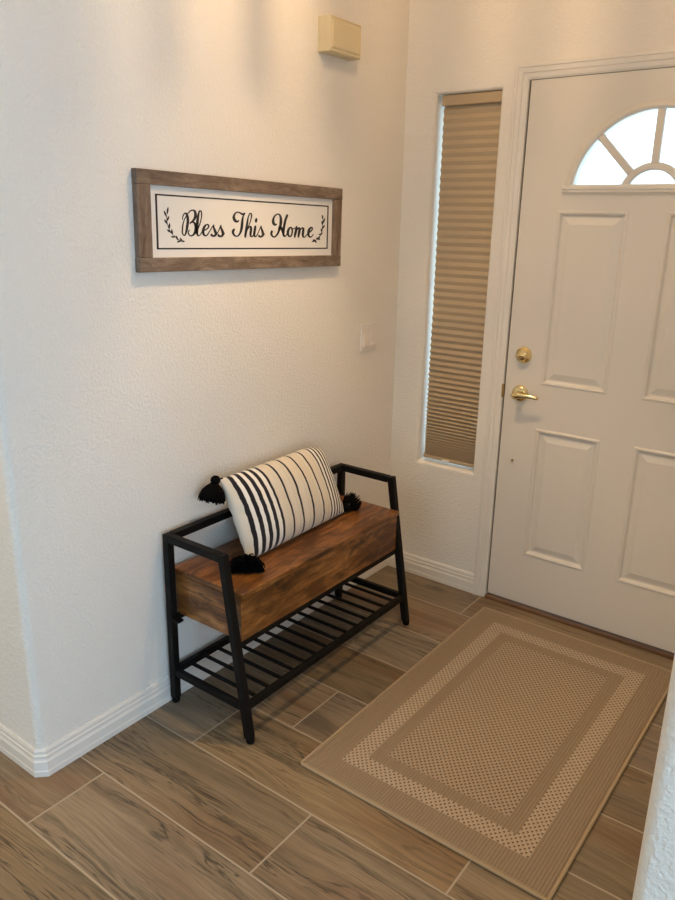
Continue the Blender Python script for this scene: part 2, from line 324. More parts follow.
# ------------------------------------------------------------------ light levels
L_EAST = (46, (.55, .87, 1.28))
L_REAR = (11, (.98, .97, 1.0))
L_FILL = (33, (1.0, .69, .34))  # level of the added warm fill in the room behind
L_LAMP = (58, (1.0, .66, .34)); LANT = (.60, -.94, 2.55); DRUM = (.57, .56, .55)
SKY = (.62, .86, 1.0); SKYS = 2.7
EXPO = 0.0
LETTERS = '{"Bless":[[[-2949,93,-2982,95],[-2944,120,-2978,122],[-2939,147,-2974,150],[-2929,171,-2965,178],[-2913,197,-2949,208],[-2893,222,-2928,238],[-2873,239,-2905,262],[-2855,244,-2875,280],[-2845,244,-2834,289],[-2844,240,-2790,277],[-2835,221,-2760,247],[-2824,187,-2738,209],[-2816,152,-2721,168],[-2810,118,-2713,129],[-2808,84,-2711,88],[-2809,45,-2713,44],[-2815,1,-2719,-4],[-2827,-47,-2729,-55],[-2838,-96,-2743,-104],[-2847,-146,-2758,-156],[-2857,-196,-2775,-206],[-2868,-239,-2794,-252],[-2881,-278,-2817,-293],[-2894,-311,-2841,-328],[-2907,-330,-2867,-354],[-2913,-336,-2899,-369],[-2917,-336,-2933,-366],[-2927,-331,-2959,-355],[-2940,-319,-2978,-335],[-2953,-297,-2995,-309],[-2961,-273,-3008,-281],[-2962,-250,-3011,-253],[-2960,-224,-3011,-223],[-2954,-192,-3006,-190],[-2949,-152,-3001,-150],[-2943,-108,-2992,-103],[-2932,-63,-2979,-58],[-2920,-19,-2963,-13],[-2904,25,-2943,32],[-2885,65,-2922,74],[-2864,101,-2897,111],[-2840,134,-2871,146],[-2813,167,-2843,178],[-2787,199,-2817,212],[-2759,231,-2789,244],[-2730,259,-2760,275],[-2698,285,-2728,304],[-2665,308,-2694,331],[-2634,325,-2659,353],[-2605,335,-2621,369],[-2577,341,-2582,377],[-2555,339,-2543,380],[-2538,332,-2505,375],[-2525,320,-2467,361],[-2516,307,-2437,337],[-2511,285,-2416,304],[-2509,255,-2405,266],[-2509,227,-2401,227],[-2514,199,-2408,189],[-2522,170,-2424,151],[-2534,144,-2448,116],[-2552,119,-2483,83],[-2578,91,-2522,55],[-2606,66,-2561,32],[-2634,45,-2598,12],[-2665,25,-2633,-5],[-2696,6,-2668,-22]],[[-2669,-28,-2696,0],[-2635,-11,-2664,18],[-2604,3,-2628,37],[-2582,8,-2585,49],[-2564,3,-2540,47],[-2546,-8,-2498,34],[-2531,-25,-2461,10],[-2519,-51,-2431,-23],[-2510,-84,-2406,-64],[-2506,-118,-2394,-111],[-2510,-153,-2395,-159],[-2518,-194,-2407,-208],[-2530,-229,-2427,-252],[-2543,-260,-2457,-291],[-2561,-288,-2492,-323],[-2580,-311,-2531,-349],[-2604,-328,-2571,-367],[-2630,-339,-2614,-379],[-2652,-344,-2657,-382],[-2672,-340,-2696,-373],[-2695,-328,-2730,-355],[-2713,-313,-2754,-333],[-2725,-296,-2770,-308],[-2733,-274,-2778,-279],[-2734,-255,-2777,-252],[-2727,-241,-2765,-229],[-2714,-226,-2746,-209],[-2698,-209,-2729,-193]],[[-2424,-289,-2455,-280],[-2396,-246,-2429,-237],[-2370,-203,-2405,-194],[-2342,-155,-2379,-146],[-2312,-98,-2350,-90],[-2280,-37,-2319,-28],[-2253,24,-2293,31],[-2229,83,-2270,89],[-2209,142,-2252,146],[-2196,196,-2240,197],[-2189,246,-2236,244],[-2191,291,-2239,286],[-2198,327,-2247,316],[-2214,354,-2256,333],[-2241,370,-2265,339],[-2277,371,-2265,339],[-2307,357,-2269,335],[-2331,335,-2280,318],[-2352,303,-2291,292],[-2373,263,-2301,255],[-2392,215,-2309,207],[-2410,160,-2317,154],[-2426,99,-2326,93],[-2440,32,-2336,26],[-2452,-31,-2344,-36],[-2462,-91,-2351,-94],[-2468,-146,-2357,-147],[-2470,-197,-2361,-195],[-2466,-241,-2365,-236],[-2459,-281,-2369,-272],[-2445,-315,-2368,-300],[-2426,-344,-2363,-322],[-2399,-366,-2357,-337],[-2362,-378,-2355,-342],[-2325,-368,-2347,-341],[-2296,-350,-2324,-328],[-2267,-326,-2298,-309],[-2238,-297,-2271,-283],[-2209,-262,-2242,-249],[-2181,-228,-2213,-215]],[[-2198,-240,-2212,-216],[-2153,-228,-2166,-201],[-2105,-214,-2122,-187],[-2058,-198,-2080,-170],[-2009,-176,-2038,-149],[-1963,-151,-1997,-124],[-1925,-124,-1973,-104],[-1907,-91,-1964,-84],[-1904,-59,-1964,-66],[-1918,-32,-1968,-57],[-1951,-15,-1975,-54],[-1991,-11,-1993,-50],[-2032,-17,-2013,-52],[-2072,-30,-2032,-66],[-2112,-51,-2052,-86],[-2148,-81,-2069,-110],[-2178,-120,-2088,-143],[-2205,-166,-2104,-184],[-2219,-212,-2115,-219],[-2219,-254,-2117,-247],[-2207,-291,-2116,-274],[-2187,-324,-2109,-296],[-2158,-350,-2099,-313],[-2120,-368,-2084,-326],[-2077,-375,-2071,-332],[-2036,-367,-2058,-332],[-2003,-349,-2034,-323],[-1971,-325,-2005,-304],[-1936,-290,-1972,-274],[-1901,-249,-1935,-235],[-1867,-209,-1899,-195],[-1832,-168,-1866,-155],[-1798,-129,-1832,-115],[-1770,-97,-1803,-82],[-1747,-80,-1778,-59],[-1728,-71,-1759,-46],[-1708,-59,-1742,-33]],[[-1759,-48,-1707,-45],[-1761,-68,-1703,-66],[-1764,-91,-1700,-85],[-1761,-119,-1690,-105],[-1752,-153,-1673,-132],[-1738,-189,-1649,-163],[-1726,-222,-1627,-194],[-1712,-250,-1611,-223],[-1701,-273,-1596,-254],[-1695,-288,-1591,-289],[-1697,-300,-1605,-323],[-1703,-314,-1631,-350],[-1711,-322,-1666,-371],[-1723,-326,-1708,-381],[-1745,-328,-1749,-384],[-1763,-325,-1787,-382],[-1771,-321,-1821,-371],[-1782,-312,-1844,-358],[-1798,-300,-1863,-348]],[[-1674,-362,-1703,-332],[-1647,-346,-1672,-319],[-1616,-331,-1644,-307],[-1583,-305,-1617,-289],[-1553,-268,-1588,-255],[-1523,-224,-1558,-213],[-1492,-180,-1528,-169],[-1463,-138,-1502,-127],[-1434,-95,-1478,-83],[-1404,-52,-1453,-39]],[[-1455,-47,-1402,-44],[-1457,-69,-1398,-66],[-1460,-92,-1394,-85],[-1457,-120,-1385,-105],[-1446,-153,-1367,-130],[-1432,-186,-1342,-158],[-1420,-216,-1320,-189],[-1407,-244,-1304,-219],[-1397,-267,-1290,-250],[-1394,-283,-1287,-286],[-1396,-297,-1303,-322],[-1405,-315,-1330,-350],[-1416,-326,-1365,-373],[-1431,-332,-1406,-386],[-1453,-335,-1448,-392],[-1469,-334,-1489,-392],[-1477,-330,-1525,-381],[-1490,-320,-1551,-369],[-1508,-308,-1571,-358]],[[-1370,-363,-1393,-330],[-1353,-355,-1374,-325],[-1333,-347,-1358,-320],[-1313,-335,-1343,-314],[-1294,-315,-1326,-301],[-1276,-295,-1307,-282],[-1260,-274,-1287,-263]]],"This":[[[-670,129,-636,107],[-694,120,-651,90],[-713,112,-670,71],[-720,114,-707,55],[-729,119,-751,53],[-744,126,-797,59],[-756,135,-840,76],[-773,150,-875,104],[-792,173,-902,137],[-804,195,-920,175],[-811,215,-920,213],[-812,240,-908,249],[-807,264,-889,281],[-796,287,-863,312],[-777,309,-831,337],[-756,327,-795,359],[-733,339,-756,374],[-706,347,-716,383],[-679,350,-675,386],[-654,346,-634,383],[-626,336,-597,374],[-594,324,-562,366],[-562,310,-524,355],[-525,293,-489,346],[-478,283,-468,343],[-428,289,-453,346],[-392,303,-427,353],[-361,315,-395,362]],[[-413,328,-371,312],[-436,306,-391,289],[-461,282,-409,265],[-483,253,-422,241],[-502,219,-429,211],[-515,182,-431,176],[-527,142,-433,138],[-539,100,-437,96],[-549,55,-439,50],[-559,8,-444,4],[-566,-40,-451,-45],[-574,-88,-460,-97],[-584,-133,-476,-147],[-596,-177,-500,-194],[-612,-219,-529,-240],[-633,-255,-562,-280],[-658,-289,-602,-316],[-689,-316,-645,-347],[-717,-332,-693,-368],[-745,-335,-746,-375],[-777,-330,-797,-370],[-804,-318,-843,-358],[-826,-301,-885,-337],[-845,-277,-921,-309],[-855,-256,-948,-280],[-856,-240,-960,-247],[-852,-221,-960,-216],[-849,-207,-951,-188],[-846,-199,-933,-164],[-838,-189,-912,-149],[-826,-175,-895,-139]],[[-324,-368,-404,-360],[-311,-336,-399,-327],[-298,-304,-393,-295],[-286,-265,-386,-255],[-272,-217,-377,-208],[-260,-162,-367,-154],[-248,-106,-353,-98],[-237,-47,-337,-39],[-226,15,-320,23],[-216,75,-301,82],[-208,131,-283,136],[-201,182,-265,188],[-191,228,-244,236],[-171,270,-221,280],[-149,308,-195,321],[-129,331,-169,351],[-119,336,-134,369],[-116,334,-93,370],[-111,330,-63,356],[-105,320,-46,335],[-100,301,-37,307],[-98,274,-37,274],[-102,239,-45,235],[-111,196,-61,191],[-125,153,-79,147],[-141,112,-100,103],[-162,69,-122,61],[-184,29,-145,21],[-205,-10,-169,-19],[-227,-48,-192,-56],[-250,-85,-216,-94]],[[-306,-264,-339,-257],[-283,-226,-317,-217],[-260,-187,-296,-178],[-236,-152,-272,-141],[-205,-119,-243,-105],[-174,-90,-213,-72],[-146,-72,-183,-45],[-130,-69,-150,-28],[-133,-72,-105,-25],[-141,-72,-64,-43],[-141,-85,-46,-72],[-141,-111,-37,-107],[-144,-142,-36,-146],[-151,-180,-43,-189],[-163,-225,-56,-234],[-169,-267,-67,-270],[-165,-302,-71,-297],[-154,-332,-73,-319],[-136,-355,-73,-332],[-108,-373,-70,-337],[-72,-378,-67,-340],[-39,-373,-59,-341],[-13,-358,-44,-336],[11,-338,-25,-322],[31,-312,-5,-301],[51,-276,15,-269],[70,-234,34,-227],[87,-189,51,-184],[102,-143,65,-139],[118,-95,79,-91],[132,-47,91,-43]],[[58,-51,151,-57],[49,-87,146,-93],[40,-123,141,-130],[32,-159,135,-168],[20,-198,124,-208],[8,-239,114,-247],[3,-277,108,-279],[9,-311,104,-302],[24,-339,104,-321],[47,-361,104,-331],[80,-375,106,-335],[119,-376,112,-338],[154,-365,124,-337],[180,-344,141,-326],[202,-318,165,-304],[227,-286,191,-275],[255,-246,221,-235],[287,-198,253,-189],[318,-153,282,-143],[346,-113,309,-103],[372,-74,332,-64],[400,-35,355,-24]],[[352,-33,403,-26],[354,-56,413,-49],[357,-80,422,-71],[363,-108,435,-94],[374,-140,455,-121],[387,-173,480,-150],[398,-203,500,-181],[408,-230,515,-211],[417,-253,525,-241],[421,-271,528,-273],[418,-289,517,-306],[411,-306,497,-334],[402,-317,468,-358],[389,-326,430,-375],[370,-331,388,-385],[355,-332,344,-387],[343,-328,302,-379],[324,-318,271,-367],[299,-305,244,-356]],[[449,-358,421,-328],[470,-347,443,-320],[492,-337,465,-312],[514,-324,484,-304],[533,-307,501,-293],[548,-290,518,-277],[563,-273,535,-261]],[[107,178,200,171],[99,169,202,161],[92,160,206,150],[88,149,206,140],[88,139,201,131],[90,130,193,121],[93,119,186,112]]],"Home":[[[1122,65,1154,33],[1095,60,1135,20],[1077,59,1108,3],[1079,62,1058,-5],[1072,69,1009,4],[1058,78,966,23],[1048,89,930,52],[1039,108,913,88],[1032,134,907,126],[1027,163,910,165],[1028,193,923,202],[1032,225,943,241],[1045,254,971,275],[1065,282,1004,308],[1094,307,1044,335],[1125,327,1086,359],[1158,341,1131,376],[1192,350,1179,389],[1219,351,1229,392],[1239,344,1277,385],[1257,331,1321,367],[1271,310,1358,337],[1282,278,1387,298],[1287,235,1409,249],[1290,189,1422,196],[1288,142,1424,142],[1282,92,1417,85],[1273,40,1404,29],[1261,-12,1385,-26],[1246,-64,1361,-82],[1228,-115,1331,-135],[1204,-165,1297,-188],[1177,-214,1258,-238],[1145,-255,1217,-283],[1109,-291,1169,-322],[1070,-319,1119,-355],[1038,-335,1066,-377],[1016,-337,1009,-383],[993,-330,958,-374],[971,-319,915,-358],[953,-301,878,-334],[938,-278,846,-303],[931,-258,827,-269],[933,-246,827,-234],[943,-226,841,-207],[953,-203,852,-185]],[[1617,346,1720,323],[1589,302,1694,280],[1560,258,1667,237],[1533,208,1645,190],[1509,150,1625,137],[1489,90,1607,77],[1470,28,1590,17],[1454,-33,1575,-43],[1440,-94,1562,-102],[1432,-150,1553,-156],[1428,-201,1548,-202],[1429,-248,1545,-244],[1440,-289,1548,-274],[1465,-324,1554,-295],[1501,-349,1561,-310],[1554,-361,1557,-315],[1601,-347,1562,-315],[1633,-322,1588,-301],[1659,-294,1616,-278],[1683,-259,1640,-248],[1705,-219,1664,-210],[1727,-181,1687,-171]],[[1252,-129,1206,-122],[1275,-88,1221,-80],[1295,-49,1237,-35],[1310,-35,1267,1],[1296,-44,1337,7],[1306,-58,1390,-14],[1326,-84,1433,-48],[1353,-125,1465,-98],[1386,-178,1490,-156],[1416,-227,1509,-208],[1438,-261,1521,-246],[1456,-290,1528,-278],[1474,-319,1534,-308]],[[1866,-14,1895,-48],[1832,-21,1866,-62],[1791,-31,1844,-74],[1747,-54,1829,-89],[1709,-91,1810,-119],[1673,-135,1793,-157],[1653,-185,1782,-192],[1657,-235,1781,-226],[1678,-281,1786,-263],[1707,-319,1794,-289],[1749,-346,1807,-303],[1801,-360,1822,-312],[1858,-357,1831,-314],[1903,-336,1848,-306],[1937,-304,1872,-282],[1963,-267,1890,-253],[1978,-222,1904,-217],[1986,-173,1909,-173],[1982,-125,1908,-135],[1958,-81,1891,-98],[1924,-42,1863,-60],[1910,-38,1853,-23],[1879,-54,1922,-29],[1919,-81,1956,-58],[1968,-103,1983,-72],[2020,-96,2000,-69],[2058,-80,2032,-56],[2092,-64,2068,-42]],[[2114,-29,2215,-34],[2101,-71,2213,-78],[2090,-114,2210,-122],[2078,-153,2203,-166],[2064,-194,2188,-211],[2050,-236,2168,-253],[2040,-273,2151,-288],[2037,-302,2139,-311],[2041,-323,2129,-330],[2043,-343,2119,-349]],[[2127,-262,2084,-254],[2154,-216,2111,-207],[2180,-172,2137,-161],[2210,-134,2165,-119],[2247,-100,2199,-81],[2286,-73,2236,-46],[2308,-64,2276,-21],[2286,-66,2340,-21],[2279,-69,2377,-47],[2278,-84,2394,-78],[2273,-109,2396,-113],[2263,-144,2391,-154],[2253,-184,2381,-195],[2246,-228,2364,-240],[2240,-277,2343,-288],[2233,-326,2322,-336]],[[2328,-243,2286,-234],[2352,-199,2307,-191],[2375,-156,2330,-147],[2402,-120,2356,-106],[2437,-91,2390,-70],[2475,-68,2429,-39],[2498,-61,2472,-17],[2487,-64,2533,-16],[2481,-68,2576,-40],[2482,-81,2599,-73],[2476,-111,2600,-116],[2465,-154,2593,-163],[2457,-200,2587,-205],[2456,-244,2580,-245],[2460,-285,2575,-282],[2475,-324,2574,-306],[2509,-355,2580,-319],[2555,-372,2590,-329],[2608,-374,2595,-335],[2648,-357,2609,-331],[2678,-334,2637,-314],[2706,-309,2668,-291],[2740,-285,2703,-266],[2777,-256,2740,-239],[2813,-228,2777,-210]],[[2796,-238,2772,-214],[2842,-222,2815,-196],[2889,-205,2856,-178],[2935,-185,2895,-157],[2985,-156,2938,-130],[3034,-124,2977,-99],[3069,-89,3000,-75],[3076,-53,3003,-56],[3062,-21,2997,-40],[3027,4,2993,-36],[2973,9,2991,-40],[2918,-1,2973,-50],[2867,-24,2955,-65],[2823,-58,2934,-93],[2785,-103,2911,-131],[2759,-151,2894,-167],[2751,-200,2885,-203],[2757,-249,2880,-242],[2776,-292,2884,-271],[2812,-328,2895,-293],[2858,-353,2917,-311],[2906,-367,2934,-322],[2956,-367,2943,-324],[2996,-354,2963,-321],[3029,-336,2989,-312],[3059,-312,3017,-293],[3086,-283,3047,-268],[3114,-256,3077,-242]]],"left":[[[-2964,-508,-2967,-518],[-3032,-498,-3036,-511],[-3095,-484,-3104,-497],[-3149,-456,-3162,-467],[-3203,-420,-3216,-431],[-3269,-381,-3283,-392],[-3333,-340,-3347,-350],[-3378,-302,-3393,-311],[-3416,-261,-3432,-269],[-3448,-217,-3466,-223],[-3477,-166,-3495,-172],[-3504,-104,-3522,-108],[-3525,-39,-3544,-42],[-3538,18,-3557,14],[-3544,72,-3563,70],[-3544,127,-3561,126],[-3540,183,-3555,182]],[[-3522,214,-3545,216],[-3498,263,-3546,268],[-3478,314,-3542,318],[-3473,364,-3522,367],[-3484,416,-3487,417]],[[-3544,147,-3565,139],[-3555,193,-3600,178],[-3570,239,-3631,218],[-3602,280,-3647,264],[-3646,315,-3649,314]],[[-3520,37,-3541,42],[-3493,68,-3539,78],[-3470,100,-3531,112],[-3463,135,-3509,144],[-3469,172,-3472,173]],[[-3536,-45,-3556,-54],[-3546,-9,-3590,-27],[-3563,26,-3621,1],[-3592,55,-3636,36],[-3636,77,-3639,76]],[[-3463,-185,-3486,-185],[-3445,-143,-3494,-142],[-3432,-101,-3497,-99],[-3434,-58,-3483,-56],[-3451,-15,-3454,-15]],[[-3392,-277,-3406,-291],[-3425,-248,-3455,-278],[-3462,-221,-3501,-262],[-3507,-205,-3537,-235],[-3562,-198,-3564,-200]],[[-3349,-327,-3372,-331],[-3343,-289,-3393,-296],[-3341,-251,-3407,-260],[-3357,-216,-3406,-223],[-3386,-183,-3389,-184]],[[-3252,-393,-3255,-410],[-3294,-381,-3299,-418],[-3336,-374,-3342,-423],[-3380,-379,-3385,-415],[-3425,-394,-3426,-397]],[[-3145,-487,-3167,-495],[-3154,-449,-3200,-466],[-3168,-413,-3229,-435],[-3196,-382,-3242,-399],[-3239,-356,-3242,-358]],[[-3036,-490,-3029,-507],[-3085,-494,-3069,-529],[-3133,-501,-3110,-547],[-3174,-519,-3157,-554],[-3210,-548,-3209,-550]],[[-3000,-503,-3021,-511],[-3006,-476,-3049,-495],[-3015,-451,-3075,-477],[-3040,-432,-3084,-453],[-3077,-421,-3080,-422]],[[-3058,-516,-3053,-498],[-3019,-530,-3010,-493],[-2980,-539,-2968,-490],[-2938,-538,-2929,-500],[-2893,-524,-2892,-522]]],"right":[[[3051,-490,3042,-473],[3174,-467,3164,-450],[3291,-437,3274,-422],[3384,-388,3363,-376],[3461,-331,3438,-320],[3531,-278,3506,-268],[3586,-208,3557,-203],[3612,-102,3581,-101],[3624,16,3594,16],[3633,134,3606,134],[3640,253,3617,254]],[[3643,272,3613,269],[3646,313,3583,305],[3645,354,3560,343],[3621,392,3557,384],[3578,427,3573,427]],[[3647,122,3619,128],[3693,169,3632,180],[3731,217,3650,232],[3749,269,3688,280],[3749,324,3745,325]],[[3633,80,3603,74],[3636,116,3573,106],[3632,151,3548,138],[3606,183,3545,173],[3563,212,3559,211]],[[3614,-73,3588,-65],[3664,-39,3607,-21],[3709,-3,3631,20],[3733,39,3676,57],[3741,86,3737,87]],[[3585,-160,3555,-162],[3595,-128,3531,-133],[3599,-96,3513,-102],[3581,-65,3517,-70],[3544,-36,3540,-37]],[[3515,-257,3494,-244],[3558,-247,3513,-219],[3595,-235,3537,-198],[3619,-212,3575,-184],[3629,-182,3626,-180]],[[3565,-248,3560,-265],[3526,-234,3516,-272],[3488,-223,3474,-275],[3446,-226,3436,-264],[3401,-240,3400,-243]],[[3467,-385,3437,-389],[3475,-361,3413,-369],[3478,-338,3394,-348],[3460,-317,3397,-325],[3422,-299,3418,-300]],[[3443,-378,3438,-396],[3393,-364,3384,-401],[3343,-353,3331,-403],[3290,-355,3281,-392],[3236,-368,3235,-370]],[[3307,-410,3312,-393],[3351,-426,3362,-388],[3398,-436,3411,-386],[3447,-435,3456,-397],[3498,-422,3499,-419]],[[3239,-438,3236,-456],[3194,-425,3190,-463],[3150,-417,3144,-467],[3104,-421,3100,-459],[3058,-437,3057,-439]],[[3250,-448,3259,-465],[3179,-451,3198,-487],[3110,-457,3136,-505],[3048,-475,3067,-511],[2992,-504,2993,-507]],[[3160,-470,3181,-458],[3180,-496,3224,-469],[3204,-519,3263,-482],[3243,-533,3288,-506],[3296,-539,3299,-537]]]}'
M = dict(
    wall=mat_wall(), ceil=mat_paint('ceiling_paint', CEIL, .8), trim=mat_paint('trim_paint', TRIM, .32, .08),
    door=mat_paint('door_paint', DOORC, .38, .12), floor=mat_floor(), grout=mat_plain('grout', (.44, .375, .29), .85),
    rustic=mat_rustic(), rug=mat_rug(), pillow=mat_pillow(),
    bind=mat_plain('rug_binding', RG[5], .95),
    black=mat_plain('black_powder_coat', (.003, .003, .0029), .6, **{'Specular IOR Level': .22}), rubber=mat_plain('black_rubber', (.004, .004, .004), .8, **{'Specular IOR Level': .15}),
    yarn=mat_plain('black_yarn', (.003, .003, .0034), 1.0, **{'Specular IOR Level': .1}), tie=mat_plain('white_thread', (.7, .68, .64), .9),
    frame=mat_board('weathered_grey_brown_wood', [(.105,.070,.048), (.235,.170,.125), (.33,.26,.20)], 'y', .75, .55, 1.7),
    frame_v=mat_board('weathered_grey_brown_wood_upright', [(.105,.066,.044), (.225,.155,.112), (.31,.235,.175)], 'z', .75, .55, 1.7),
    panel=mat_plain('white_painted_board', (.80, .785, .76), .55), ink=mat_plain('black_print', (.010, .009, .011), .6),
    ivory=mat_plain('ivory_plastic', (.74, .63, .40), .4), plate=mat_plain('white_plastic', (.83, .79, .75), .3),
    dark=mat_plain('shadow_gap_seal', (.02, .016, .013), .8), brass=mat_plain('polished_brass', (.85, .70, .38), .18, 1.0),
    oldbrass=mat_plain('dull_brass', (.42, .29, .12), .35, 1.0), sill=mat_board('brown_threshold', [(.10,.05,.022), (.19,.10,.045), (.26,.15,.075)], 'x', .5, .3),
    shade=mat_shade(), rail=mat_plain('tan_rail', (.47, .36, .23), .45), glass=mat_glass('window_glass'), drum=mat_glass('pale_amber_glass', DRUM, .1), ribglass=mat_glass('amber_ribbed_glass', (.58, .55, .50), .1),
    vinyl=mat_plain('white_vinyl', (.8, .8, .78), .35), slat=mat_plain('white_blind_slat', (.75, .73, .68), .6))

H = 2.75                       # ceiling height
RW = 1.572                     # inner face of the right wall
YL, YR, BR = -1.804, -1.79, .024   # ends of the two side walls, bullnose radius
WT = .14
RX1, RX0, RYB = 4.3, -2.6, -6.6    # the room the photo is taken from

# ================================================================== SETTING
def arc(cx, cy, r, a0, a1, n=8):
    return [(cx + r*cos(radians(a0 + (a1-a0)*i/n)), cy + r*sin(radians(a0 + (a1-a0)*i/n))) for i in range(n+1)]
def smooth_arc(o, lim=30):
    for f in o.data.polygons: f.use_smooth = True
    o.data.set_sharp_from_angle(angle=radians(lim)) if hasattr(o.data, 'set_sharp_from_angle') else None

# floor: every tile a quad of its own a hair above the grout bed
def build_floor():
    bm = bmesh.new(); lay = bm.loops.layers.float_color.new('plank_tint')
    P, L, G = .2463, .886, .0056
    J = {0: .499, 1: .900, 2: .800, 3: .705, 4: .424, 5: .228, 6: .700, 7: .125, 8: .78, 9: .36}
    rr = random.Random(11)
    k = 0
    while .04 - k*P > RYB:
        y1 = .04 - k*P; y0 = y1 - P
        if k == 0: y1e = .14
        else: y1e = y1
        j = J.get(k, rr.uniform(0, L)); x = j - math.ceil((j - RX0)/L)*L
        while x < RX1:
            a, b = max(x, RX0), min(x + L, RX1)
            if b - a > .01:
                vs = [bm.verts.new((px, py, 0)) for px, py in ((a+G/2, y0+G/2), (b-G/2, y0+G/2), (b-G/2, y1e-G/2), (a+G/2, y1e-G/2))]
                f = bm.faces.new(vs); c = (rr.random(), rr.random(), rr.random(), 1)
                for l in f.loops: l[lay] = c
                f.material_index = 0
            x += L
        k += 1
    vs = [bm.verts.new(p) for p in ((RX0, RYB, -.0012), (RX1, RYB, -.0012), (RX1, .14, -.0012), (RX0, .14, -.0012))]
    f = bm.faces.new(vs); f.material_index = 1
    vs = [bm.verts.new(p) for p in ((RX0, RYB, -.05), (RX1, RYB, -.05), (RX1, .14, -.05), (RX0, .14, -.05))]
    bm.faces.new(vs[::-1]).material_index = 1
    o = obj('floor', bm, M['floor'], recalc=False); o.data.materials.append(M['grout'])
    struct(o, 'wood-look tile floor of long brown planks with pale grout lines', 'floor')
build_floor()
struct(obj('ceiling', newbox(RX0-.14, RX1+.14, RYB-.14, .14, H, H+.1), M['ceil']), 'plain white ceiling above the entry', 'ceiling')

# left wall (with the sign) and its return round the bullnose corner
bm = prism(bmesh.new(), [(RX0, YL)] + arc(-BR, YL+BR, BR, -90, 0) + [(0, WT), (-WT, WT), (-WT, YL+WT), (RX0, YL+WT)], -.02, H)
o = struct(obj('wall_left', bm, M['wall']), 'cream textured wall with the sign and bench, ending in a rounded outer corner', 'wall'); smooth_arc(o)
bm = prism(bmesh.new(), [(RW, WT)] + arc(RW+BR, YR+BR, BR, 180, 270) + [(RX1, YR), (RX1, YR+WT), (RW+WT, YR+WT), (RW+WT, WT)], -.02, H)
o = struct(obj('wall_right', bm, M['wall']), 'rounded end of the textured white wall at the right edge', 'wall'); smooth_arc(o)

# door wall with two openings
WX0, WX1, WZ0, WZ1 = .139, .405, .540, 2.012        # sidelight recess
DX0, DX1, DZ0, DZ1 = .5204, 1.4344, .022, 2.031     # door slab
def wall_with_holes(y, xs, zs, holes, bm, flip=False):
    for i in range(len(xs)-1):
        for j in range(len(zs)-1):
            cx, cz = (xs[i]+xs[i+1])/2, (zs[j]+zs[j+1])/2
            if any(a < cx < b and c < cz < d for a, b, c, d in holes): continue
            q = [(xs[i], y, zs[j]), (xs[i+1], y, zs[j]), (xs[i+1], y, zs[j+1]), (xs[i], y, zs[j+1])]
            bm.faces.new([bm.verts.new(p) for p in (q[::-1] if flip else q)])
bm = bmesh.new(); r = .016; DH = (DX0-.022, DX1+.022, -.02, DZ1+.022)
wh = (WX0-r, WX1+r, WZ0-r, WZ1+r)
wall_with_holes(0, [-.001, wh[0], wh[1], DH[0], DH[1], RW+.001], [-.02, wh[2], wh[3], DH[3], H], [wh, DH], bm)
wall_with_holes(.14, [-WT, wh[0]+r, wh[1]-r, DH[0], DH[1], RW+WT], [-.02, wh[2]+r, wh[3]-r, DH[3], H], [(WX0, WX1, WZ0, WZ1), DH], bm, True)
def loop4(x0, x1, z0, z1, y): return [bm.verts.new(p) for p in ((x0,y,z0),(x1,y,z0),(x1,y,z1),(x0,y,z1))]
rings = []
for k in range(9):
    a = pi/2*k/8; off = r*(1-sin(a)); d = r*(1-cos(a))
    rings.append(loop4(WX0-off, WX1+off, WZ0-off, WZ1+off, d))
rings.append(loop4(WX0, WX1, WZ0, WZ1, .14))
for a, b in zip(rings, rings[1:]):
    for k in range(4): bm.faces.new([a[k], a[(k+1)%4], b[(k+1)%4], b[k]])
a = loop4(*DH, 0); b = loop4(*DH, .14)
for k in range(4): bm.faces.new([a[k], a[(k+1)%4], b[(k+1)%4], b[k]])
bmesh.ops.remove_doubles(bm, verts=bm.verts[:], dist=1e-5)
o = struct(obj('wall_front', bm, M['wall'], recalc=False), 'cream textured wall around the front door and narrow window', 'wall'); smooth_arc(o)

# the rest of the room, behind the photographer
def wall_opening(name, axis, at, a0, a1, op, inward, label):
    """thick wall along the axis with one rectangular opening (a, b, z0, z1)"""
    bm = bmesh.new(); t0, t1 = (at, at + .14*inward); t0, t1 = min(t0, t1), max(t0, t1)
    parts = [(a0, op[0], 0, H), (op[1], a1, 0, H), (op[0], op[1], 0, op[2]), (op[0], op[1], op[3], H)]
    for p0, p1, z0, z1 in parts:
        if z1 - z0 < .01: continue
        if axis == 'x': box(bm, p0, p1, t0, t1, z0, z1)
        else: box(bm, t0, t1, p0, p1, z0, z1)
    return struct(obj(name, bm, M['wall']), label, 'wall')
RO = (.55, 3.35, .75, 2.2); EO = (-4.9, -2.5, .15, 2.25)
wall_opening('wall_rear', 'x', RYB, RX0-.14, RX1+.14, RO, -1, 'far wall of the room behind, with a wide window')
wall_opening('wall_side', 'y', RX1, RYB, YR+WT, EO, 1, 'side wall of the room behind, with a glass door')
struct(obj('wall_west', newbox(RX0-.14, RX0, RYB, YL+WT, 0, H), M['wall']), 'plain wall at the far left of the room behind', 'wall')

